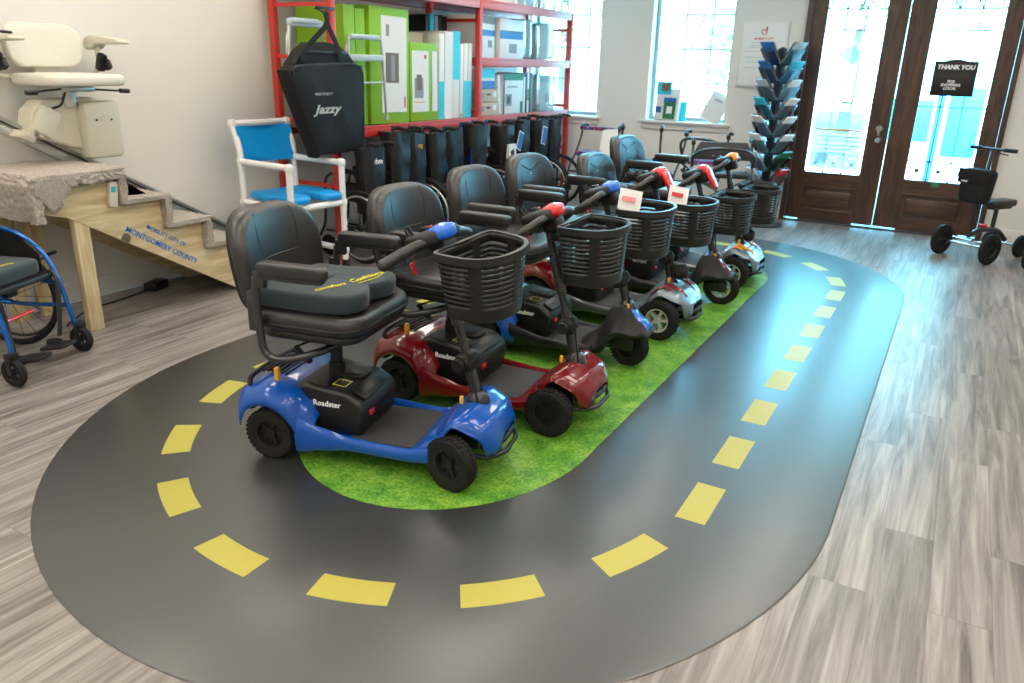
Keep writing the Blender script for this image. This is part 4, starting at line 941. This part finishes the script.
for i, (yy, mm, pn, lb) in enumerate([(8.015, 'wbox', ((0, 1, .9, 1, 'black'),), 'thin white carton edge right of the green wheel carton'), (8.06, 'black', (), 'thin black carton between white ones on lower shelf'), (8.105, 'wbox', ((0, 1, .3, .6, 'dkgreen'),), 'thin white carton with green band on lower shelf'), (8.15, 'black', (), 'thin black carton left of the film wrapped carton'), (8.195, 'grey', (), 'thin grey carton touching the film wrapped carton')]):
    carton(lb, FX, yy, Z1, .34, .040, .42, mm, panels=pn)
c = carton('green and white carton wrapped in clear film, right on the lower shelf', FX, 8.53, Z1, .32, .46, .39, 'wbox', panels=((0, 1, .82, 1, 'cyan'), (.50, .75, .25, .50, 'grey'), (.0, .2, .0, .2, 'dkgreen')))
MB().box((-.16, 0, .20), (.345, .47, .41), bev=.01).build('clear_film', 'film', c)
# top shelf items with legs hanging into view
for i, (yy, mm, lb) in enumerate([(7.2, 'lgrey', 'pale grey box on the top shelf beside the middle post'), (7.62, 'wbox', 'white box on the top shelf'), (8.05, 'lgrey', 'long pale blue grey box on the top shelf')]): carton(lb, FX-.03, yy, Z3, .40, .36, .34, mm)
for i, (yy, lb) in enumerate([(7.85, 'folded grey tube walker standing on the top shelf, left one'), (8.3, 'folded grey tube walker standing on the top shelf, middle one'), (8.75, 'folded grey tube walker standing on the top shelf by the window')]):
    t = thing('folded_walker', lb, 'walker', (FX+.03, yy, Z3), group=None)
    for q in (-1, 1):
        MB().tube([(0, q*.09-.04, .01), (0, q*.09-.02, .5), (-.10, q*.09, .56), (-.28, q*.09, .5), (-.30, q*.09, .01)], .012, 8, 5).build('walker_leg', 'alu', t)
        MB().lathe([(0, 0), (.018, 0), (.016, .04), (0, .04)], (0, q*.09-.04, .0), 'Z', 12).build('rubber_tip', 'wbox', t)
    MB().rod((0, -.12, .3), (0, .07, .3), .01, 8).build('cross_tube', 'alu', t)

# ------------------------------------------------------------ things hanging off the rack
def carry_bag():
    t = thing('carry_bag', 'large black tapered carry bag with white lettering hanging from the rack post', 'bag', (0, 0, 0))
    X = -4.235
    out = [(4.50, .925), (4.54, .905), (4.99, .905), (5.04, .94), (5.06, 1.47), (5.02, 1.545), (4.90, 1.565), (4.38, 1.545), (4.285, 1.52), (4.265, 1.45)]
    ol = [(p.x, p.y) for p in catmull([(a, b_, 0) for a, b_ in out], 3, True)]
    b = MB().pad(ol, X-.09, X+.05, .03, 'X', dome=.01); b.warp(lambda c: V(c.x+.006*math.sin(c.y*23+c.z*9)*(1 if c.x > X else 0), c.y, c.z)); bd = b.build('bag_body', 'nylon', t)
    up = [(4.32, 1.54), (5.03, 1.55), (4.95, 1.63), (4.84, 1.69), (4.70, 1.71), (4.52, 1.70), (4.42, 1.64)]
    b = MB().pad(up, X-.10, X+.01, .03, 'X'); b.build('top_flap', 'nylon', t)
    MB().box((X-.03, 4.70, 1.57), (.05, .66, .012), bev=.004).box((X+.015, 4.68, 1.635), (.012, .42, .02), bev=.004).build('zip_band', 'black', t)
    MB().tube([(X+.052, 4.29, 1.47), (X+.054, 4.34, 1.54), (X+.054, 4.90, 1.56), (X+.054, 5.02, 1.51), (X+.05, 5.045, 1.42), (X+.05, 5.03, 1.0)], .005, 6, 5).build('piping', 'black', bd)
    MB().box((X-.02, 5.056, 1.22), (.11, .012, .66), bev=.004).build('side_gusset', 'bagside', t)
    for (y0, y1) in ((4.40, 4.66), (4.82, 4.68)):
        b = MB(); P = catmull([(X+.03, y0, 1.57), (X+.035, y0*.7+y1*.3, 1.68), (X+.04, y1-.01*(y1-y0), 1.82), (X+.035, y1, 1.90), (X+.0, y1, 1.925)], 5)
        rs = []
        for i, p in enumerate(P):
            a_, c_ = P[max(0, i-1)], P[min(len(P)-1, i+1)]; d = (c_-a_).normalized(); s_ = V(1, 0, 0).cross(d); s_ = s_.normalized() if s_.length > .1 else V(0, 1, 0)
            rs.append([p+s_*.02+V(.003, 0, 0), p-s_*.02+V(.003, 0, 0), p-s_*.02-V(.003, 0, 0), p+s_*.02-V(.003, 0, 0)])
        b.rings(rs).build('carry_strap', 'nylon', t)
    text('Jazzy', .085, 'grtxt', 'lettering', bd, (X+.068, 4.60, 1.235), (0, 1, .0), (0, 0, 1), shear=.35, bold=.003, ext=.001, spacing=1.08, sx=1.45)
    text('PRIDE MOBILITY', .026, 'grtxt', 'lettering', bd, (X+.068, 4.57, 1.345), (0, 1, 0), (0, 0, 1), ext=.001)
carry_bag()
MB_ = MB().tube([(-4.30, 4.665, 1.935), (-4.26, 4.665, 1.925), (-4.20, 4.665, 1.90), (-4.185, 4.665, 1.925)], .006, 8, 4).box((-4.30, 4.78, 1.945), (.02, .20, .02), bev=.003)
tag(MB_.build('rack_hook', 'black'), 'black steel hook bar on the rack post holding the carry bag', 'hook')
def hung_frame(label, X, y0, y1, zt, zb, dz):
    t = thing('walker_frame', label, 'walker', (X, 0, 0), 0)
    MB().tube([(0, y0, zb), (0, y0+.01, zt-.06), (0, y0+.05, zt), (0, y1-.06, zt), (0, y1-.015, zt-.06), (0, y1+.03, zb)], .011, 8, 5).build('bent_tube', 'alu', t)
    MB().tube([(-.05, y0+.03, zb+.05), (-.05, y0+.04, zt-.10), (-.05, y0+.08, zt-.03)], .010, 8, 5).build('rear_leg', 'alu', t)
    MB().box((0, (y0+y1)/2-.01, zt+.014), (.05, y1-y0-.08, .04), bev=.014).build('arm_pad', 'lgrey', t)
    MB().box((.0, (y0+y1)/2, zt-dz), (.03, y1-y0+.0, .05), bev=.01).build('front_bar', 'lgrey', t)
    if zt-zb > .4: MB().rod((0, y0, zt-.33), (0, y1+.01, zt-.33), .009, 8).build('cross_tube', 'alu', t)
    for y in (y0, y1+.03): MB().lathe([(0, 0), (.018, 0), (.015, .04), (0, .04)], (0, y, zb-.01), 'Z', 12).build('rubber_tip', 'lgrey', t)
hung_frame('grey tube walker frame hung on the rack right of the black bag', -4.275, 4.98, 5.41, 1.745, 1.13, .14)
hung_frame('grey tube walker frame hung high behind the straps of the black bag', -4.34, 4.42, 4.78, 1.83, 1.57, .0)
# ------------------------------------------------------------ shower chair
def shower_chair():
    t = thing('shower_chair', 'white plastic pipe shower chair with bright blue back and open front seat', 'shower chair', (-4.38, 4.41, 0), -6)
    xr, xf, hw, r = -.27, .27, .25, .024
    za, zs, zt = .85, .60, 1.12
    for s in (-1, 1):
        y = s*hw
        b = MB().rod((xf, y, .10), (xf, y, za), r).rod((xr, y, .10), (xr, y, za), r).tube([(xr, y, za), (xr-.01, y, za+.1), (xr-.07, y, zt)], r, 12, 4)
        b.rod((xr, y, za), (xf, y, za), r).rod((xr, y, zs-.05), (xf, y, zs-.05), r).rod((xr, y, .18), (xf, y, .18), r)
        b.build('side_pipe', 'white', t)
        for p in ((xf, y, za), (xr, y, za), (xf, y, zs-.05), (xr, y, zs-.05), (xf, y, .18), (xr, y, .18), (xr-.07, y, zt)): MB().box(p, (.060, .054, .060), bev=.018).build('pipe_fitting', 'white', t)
        for x in (xf, xr):
            b = MB().lathe([(0, -.012), (.036, -.014), (.042, 0), (.036, .014), (0, .012)], (x, y, .045), 'Y', 20).box((x, y, .085), (.03, .05, .04), bev=.008); b.build('caster', 'blackm', t)
    for (x, z) in ((xr-.07, zt), (xf, zs-.05), (xr, zs-.05), (xr, .18)): MB().rod((x, -hw, z), (x, hw, z), r).build('cross_pipe', 'white', t)
    b = MB(); rs = []
    for z in lin(.835, 1.10, 8):
        q = (z-.835)/.265; x0 = xr-.012-.05*q+(.008 if 0 < q < 1 else 0); yw = hw+.002-.03*(1-q)**3
        rs.append([(x0+.03-.045*math.cos(u*PI/2)**2*0-.05*(1-abs(u)**2), yw*u, z) for u in lin(-1, 1, 12)]+[(x0+.018-.05*(1-abs(u)**2), yw*u, z) for u in lin(1, -1, 12)])
    b.rings(rs).build('back_sling', 'pvcblue', t, smooth=60)
    # open front seat pad
    ou = [(-.22, -.23), (-.22, .23), (.10, .25), (.27, .24), (.30, .17), (.28, .08), (.20, .055), (.08, .06), (0, .03), (0, -.03), (.08, -.06), (.20, -.055), (.28, -.08), (.30, -.17), (.27, -.24), (.10, -.25)]
    ol = [(p.x, p.y) for p in catmull([(a, b_, 0) for a, b_ in ou], 4, True)]
    # build as two halves bridged at the rear so the slot stays open
    b = MB()
    for s in (-1, 1):
        half = [(-.22, s*.0), (-.22, s*.23), (.10, s*.25), (.27, s*.24), (.305, s*.16), (.28, s*.075), (.20, s*.055), (.06, s*.06), (.0, s*.0)]
        hl = [(p.x, p.y) for p in catmull([(a, b_, 0) for a, b_ in half], 3)]
        b.pad(hl[::s], zs-.02, zs+.035, .02, dome=.006)
    b.build('seat_pad', 'pvcblue', t)
shower_chair()

# ------------------------------------------------------------ rollators by the far wall
def rollator(label, x, y, rz, seatm='weave', fr='steelgrey', hz=.92, back=True, backm='steelb', backpad=False, bask_=False, gw=.27):
    t = thing('rollator', label, 'rollator', (x, y, 0), rz)
    for s in (-1, 1):
        yy = s*gw
        MB().tube([(.30, yy, .12), (.22, yy, .45), (.08, yy*.98, .62), (-.02, yy*.95, .80), (-.05, yy*.95, hz)], .013, 8, 5).tube([(-.30, yy, .12), (-.18, yy, .40), (-.02, yy*.95, .62)], .013, 8, 4).rod((-.24, yy, .28), (.26, yy, .28), .010, 8).build('side_frame', fr, t)
        MB().tube([(-.05, yy*.95, hz), (-.10, yy*.95, hz+.012), (-.18, yy*.95, hz)], [.018, .017], 10, 3).build('hand_grip', 'blackm', t)
        MB().tube([(-.05, yy*.95, hz-.03), (-.10, yy*.95, hz-.05), (-.17, yy*.95, hz-.055)], .005, 6, 4).box((-.04, yy*.95, hz-.02), (.05, .04, .05), bev=.01).build('brake_lever', 'black', t)
        for xx in (.31, -.31):
            b = MB(Matrix.Translation(V(xx, yy, .10))).lathe([(.05, -.014), (.09, -.018), (.10, 0), (.09, .018), (.05, .014), (.045, 0), (.05, -.014)], axis='Y', seg=24).lathe([(0, -.02), (.02, -.02), (.02, .02), (0, .02)], axis='Y', seg=10)
            for k in range(5): a = 2*PI*k/5; b.box((.035*math.cos(a), 0, .035*math.sin(a)), (.05, .01, .012), (0, -math.degrees(a), 0))
            b.build('wheel', 'tyre', t)
    MB().pad(rrect(.26, gw*1.7, .03, 4, .05, 0), .60, .645, .012).build('seat', seatm, t)
    MB().rod((.22, -gw, .42), (.22, gw, .42), .011, 8).rod((.05, -gw, .30), (.05, gw, .60), .010, 8).rod((.05, gw, .30), (.05, -gw, .60), .010, 8).build('cross_frame', fr, t)
    if back: MB().tube([(.06, -gw*.95, .70), (.12, -gw*.95, .80), (.24, -gw*.6, .87), (.27, 0, .885), (.24, gw*.6, .87), (.12, gw*.95, .80), (.06, gw*.95, .70)], .016, 10, 6).build('back_bar', backm, t)
    if backpad: MB().pad([(-gw*1.05, .76), (gw*1.05, .76), (gw*.75, .93), (-gw*.75, .93)], .02, .05, .012, 'X').build('back_panel', 'nylonb', t)
    return t
r_ = rollator('rollator with woven seat and woven top bar by the left window', -3.72, 8.68, -94, fr='steelb', back=False, gw=.25)
MB().box((-.03, 0, .90), (.04, .46, .045), bev=.015).build('padded_bar', 'weave', r_)
rollator('black framed rollator between the window sill and fifth scooter seat', -3.05, 8.30, -70, seatm='nylonb', fr='steelb', back=False, hz=.98, gw=.22)
rollator('rollator with woven seat and curved black back bar under the window', -2.46, 8.72, -92, fr='steelb', gw=.25)
rollator('grey framed rollator with black fabric back panel beside the brochure rack', -2.02, 7.80, -68, seatm='nylonb', fr='gunm', backpad=True, hz=.93, gw=.30)
t = thing('paper_sheet', 'large blank white sheet hanging from the rollator handle by the window', 'paper', (-3.38, 8.22, .93), 15)
b = MB(); b.rings([[(-.085, 0, 0), (.075, 0, .02), (.075, .004, .02), (-.085, .004, 0)], [(-.11, -.015, -.20), (.10, -.02, -.2), (.10, -.016, -.2), (-.11, -.011, -.2)], [(-.02, -.04, -.40), (.15, -.05, -.37), (.15, -.046, -.37), (-.02, -.036, -.40)]]); b.build('sheet', 'paper', t)
t = thing('scooter_basket', 'small black slotted basket beyond the sixth scooter near the brochure rack', 'basket', (-1.42, 6.75, 0), -4)
basket(t, Matrix.Translation(V(0, 0, .70)), .33, .25, .24); MB().tube([(-.12, 0, .0), (-.13, 0, .5), (-.135, 0, .66)], .018, 10, 3).box((-.12, 0, .012), (.26, .26, .024), bev=.008).build('stand', 'steelb', t)

# ------------------------------------------------------------ brochure rack
def brochure_rack():
    cx, cy = -1.78, 8.78
    t = thing('brochure_stand', 'tall black rotating stand with clear brochure pockets left of the door', 'brochure stand', (cx, cy, 0), -33)
    MB().lathe([(0, 0), (.23, 0), (.23, .012), (.05, .03), (0, .03)], seg=32).build('round_base', 'black', t)
    MB().rod((0, 0, .02), (0, 0, 1.82), .02, 12).build('pole', 'black', t)
    MB().box((0, 0, 1.06), (.07, .07, 1.5), bev=.01).build('core', 'blackm', t)
    M0 = Matrix.Translation(V(cx, cy, 0)) @ Matrix.Rotation(R(-33), 4, 'Z')
    cols = ['paper', 'dkblue', 'cyan', 'paper', 'capred', 'lgrey', 'paper', 'dkgreen', 'dkblue', 'wbox']
    names = ['white', 'dark blue', 'cyan', 'white', 'red', 'pale grey', 'white', 'dark green', 'dark blue', 'cream white']
    sides = ['front', 'right', 'back', 'left']; n = 0
    tiers = ['lowest', 'second', 'third', 'fourth', 'fifth', 'sixth', 'seventh', 'topmost']
    for si in range(4):
        Rz = Matrix.Rotation(R(-90+90*si), 4, 'Z')
        for k in range(8):
            z = .42+.178*k; T = Rz @ Matrix.Translation(V(.075, 0, z)) @ Matrix.Rotation(R(38), 4, 'Y')
            b = MB(T); w_, h, d = .19, .19, .035
            b.box((d, 0, h/2), (.002, w_, h)).box((0, 0, h/2+.03), (.002, w_, h+.07)).box((d/2, -w_/2, h/2), (d, .002, h)).box((d/2, w_/2, h/2), (d, .002, h)).box((d/2, 0, 0), (d, w_, .002)); b.build('clear_pocket', 'smoke', t)
            if si > 1: continue
            ci = (k*3+si*4) % 10
            q = thing('brochure', '%s brochure in the %s pocket tier, %s side of the brochure stand' % (names[ci], tiers[k], ('window', 'door')[si]), 'brochure'); q.matrix_world = M0 @ T
            MB().box((.014, 0, .135), (.012, .14, .26), (0, 4, 0), bev=.001).build('brochure_cover', cols[ci], q)
            MB().box((.0215, 0, .20), (.002, .11, .08), (0, 4, 0)).build('cover_picture', ['brown', 'grey', 'paper'][(k+si) % 3], q)
brochure_rack()

# ------------------------------------------------------------ knee scooters
def knee_scooter(label, x, y, rz):
    t = thing('knee_scooter', label, 'knee scooter', (x, y, 0), rz)
    for s in (-1, 1):
        wheel(t, .30, s*.235, .14, .045, 'blackm', pat=False); wheel(t, -.30, s*.15, .105, .04, 'blackm', pat=False)
    MB().rod((.30, -.235, .14), (.30, .235, .14), .012, 10).build('axle', 'chrome', t); MB().rod((.24, -.20, .17), (.24, .20, .17), .010, 10).build('tie_rod', 'chrome', t); MB().rod((-.30, -.15, .105), (-.30, .15, .105), .011, 10).build('rear_axle', 'chrome', t)
    MB().tube([(.28, 0, .22), (.10, 0, .26), (-.12, 0, .24), (-.28, 0, .14)], .024, 12, 5).rod((-.05, 0, .24), (-.05, 0, .46), .02, 12).build('main_frame', 'steelb', t)
    MB().box((.10, 0, .30), (.05, .06, .03), bev=.006).build('clamp', 'capred', t)
    MB().pad(rrect(.34, .15, .05, 5, -.08, 0), .47, .53, .02).build('knee_pad', 'leather', t); MB().box((-.08, 0, .455), (.26, .08, .02)).build('pad_base', 'black', t)
    MB().rod((.28, 0, .20), (.20, 0, .98), .017, 12).build('steering_column', 'steelb', t)
    h = MB().rod((.20, -.20, .99), (.20, .20, .99), .012, 10).build('handlebar', 'steelb', t)
    for s in (-1, 1): MB().rod((.20, s*.10, .99), (.20, s*.21, .99), .018, 12).build('hand_grip', 'blackm', t)
    for s in (-1, 1): MB().tube([(.22, s*.08, .975), (.26, s*.11, .965), (.255, s*.18, .955)], .005, 6, 3).build('brake_lever', 'black', t)
    MB().tube([(.22, .05, .97), (.30, .06, .85), (.28, .03, .60), (.29, .02, .30)], .004, 6, 5).tube([(.22, -.05, .97), (.27, -.06, .88), (.26, -.03, .75)], .004, 6, 5).build('brake_cable', 'black', t)
    out = rrect(.29, .30, .04, 4, 0, .67)
    b = MB().pad([(p[0]*(1-.18*max(0, (.67-p[1])/.15)), p[1]) for p in out], .26, .38, .03, 'X', dome=.01); bg_ = b.build('front_bag', 'nylon', t)
    b = MB().box((.392, 0, .755), (.012, .29, .13), (0, 4, 0), bev=.006); b.build('bag_flap', 'nylon', bg_)
    MB().box((.402, -.07, .71), (.003, .06, .016)).build('bag_label', 'grtxt', bg_)
    return t
knee_scooter('black knee scooter with black front bag and handlebar beside the right door', .36, 8.44, -124)
knee_scooter('black knee scooter at the right edge, only its front wheel showing', 1.02, 8.30, -110)

# ------------------------------------------------------------ signs, papers
t = thing('thank_you_sign', 'black sign with white bold lettering fixed on the right door glass', 'sign', (-.195, 9.255, 1.57))
b = MB().box((0, 0, -.008), (.385, .012, .33), bev=.003).prism([(-.11, .155)]+[(-.11+.22*k/8, .155+.022*math.sin(PI*k/8)) for k in range(1, 8)]+[(.11, .155)], -.006, .006, 'Y'); pn = b.build('sign_board', 'black', t)
MB().box((0, -.0062, .10), (.385, .002, .105)).build('sign_header', 'charp', pn)
text('THANK YOU', .056, 'whtxt', 'lettering', pn, (0, -.009, .10), (1, 0, 0), (0, 0, 1), bold=.003, shear=.12)
for k, q in enumerate(('FOR', 'SHOPPING', 'LOCAL')): text(q, .036, 'whtxt', 'lettering', pn, (-.02, -.009, -.035-.032*k), (1, 0, 0), (0, 0, 1), bold=.0012, shear=.12)
t = thing('door_notice', 'large backlit paper notice taped inside the left door glass', 'notice', (-1.19, 9.262, .90))
MB().box((0, 0, 0), (.50, .002, .60)).build('notice_sheet', 'sheet', t)
b = MB().box((0, -.002, .11), (.46, .001, .018)); b.build('orange_band', 'orange', t)
b = MB()
for z, w_ in ((.04, .40), (0, .34), (-.05, .38), (-.09, .30), (-.13, .18)): b.box((.02, -.002, z), (w_, .001, .014))
b.build('text_lines', 'lgrey', t)
MB().lathe([(0, 0), (.07, 0), (.07, -.001), (0, -.001)], (-.13, -.002, -.19), 'Y', 24).build('round_mark', 'sheet', t)
t = thing('round_sticker', 'round pale translucent sticker on the upper left door glass', 'sticker', (-1.19, 9.262, 1.77)); MB().lathe([(0, 0), (.085, 0), (.085, -.001), (0, -.001)], axis='Y', seg=28).build('sticker_disc', 'sheet', t)
t = thing('green_sticker', 'small green square sticker low on the right door glass', 'sticker', (-.17, 9.262, .52)); MB().box((0, 0, 0), (.07, .002, .05)).build('sticker_face', 'dkgreen', t)
t = thing('wall_poster', 'large white framed poster with small orange logo on the wall between window and door', 'poster', (-2.09, 9.262, 1.755))
MB().box((0, 0, 0), (.50, .022, .68), bev=.004).build('poster_frame', 'trimw', t); MB().box((0, -.012, 0), (.46, .002, .64)).build('poster_sheet', 'paper', t)
b = MB().tube([(.0, -.014, .20), (-.025, -.014, .215), (-.03, -.014, .245), (-.005, -.014, .255)], .006, 6, 4); b.build('logo_curve', 'grey', t)
b = MB().tube([(-.01, -.014, .24), (.015, -.014, .25), (.022, -.014, .285), (.024, -.014, .225), (.012, -.014, .205)], .006, 6, 3); b.build('logo_flame', 'capred', t)
text('MOBILITY CITY', .03, 'capred', 'lettering', t, (-.0, -.014, .16), (1, 0, 0), (0, 0, 1), bold=.0006)
b = MB()
for z, w_ in ((.12, .26), (.09, .32), (.07, .30), (.03, .40), (-.03, .40), (-.08, .34), (-.14, .38)): b.box((0, -.0135, z), (w_, .001, .006))
b.build('text_lines', 'lgrey', t)
# window sill displays
t = thing('leaflet_stand', 'white leaflet stand with pictured cards on the left of the window sill', 'leaflet stand', (-3.13, 9.335, 1.0), -6)
MB().box((0, 0, .18), (.30, .06, .36), (-6, 0, 0), bev=.006).build('stand_body', 'wbox', t)
MB().box((.04, -.045, .14), (.15, .004, .24), (-6, 0, 0)).build('large_card', 'dkgreen', t); MB().box((.04, -.049, .235), (.15, .003, .05), (-6, 0, 0)).build('card_header', 'dkblue', t); MB().box((.04, -.048, .12), (.07, .003, .08), (-6, 0, 0)).build('card_picture', 'paper', t)
MB().box((-.05, -.035, .36), (.19, .004, .13), (-6, 0, 0)).build('top_card', 'cyan', t); MB().box((-.03, -.038, .375), (.10, .003, .09), (-6, 0, 0)).build('top_picture', 'brown', t); MB().box((-.10, -.045, .12), (.07, .003, .07), (-6, 0, 0)).build('small_card', 'dkblue', t)
t = thing('picture_frame', 'white slanted display board with grey photographs on the right of the window sill', 'display board', (-2.56, 9.34, 1.0), 0)
MB().box((0, 0, .17), (.24, .02, .34), (-14, 22, 0), bev=.003).build('board', 'wbox', t); MB().box((-.03, -.022, .10), (.13, .003, .14), (-14, 22, 0)).build('photo', 'grey', t); MB().box((.03, -.02, .25), (.10, .003, .03), (-14, 22, 0)).build('photo_caption', 'lgrey', t)
t = thing('blue_card', 'plain pale blue card standing behind the leaflet stand on sill', 'card', (-2.96, 9.36, 1.0)); MB().box((0, 0, .11), (.10, .004, .22), (-6, 0, 0)).build('card_face', 'cyan', t)
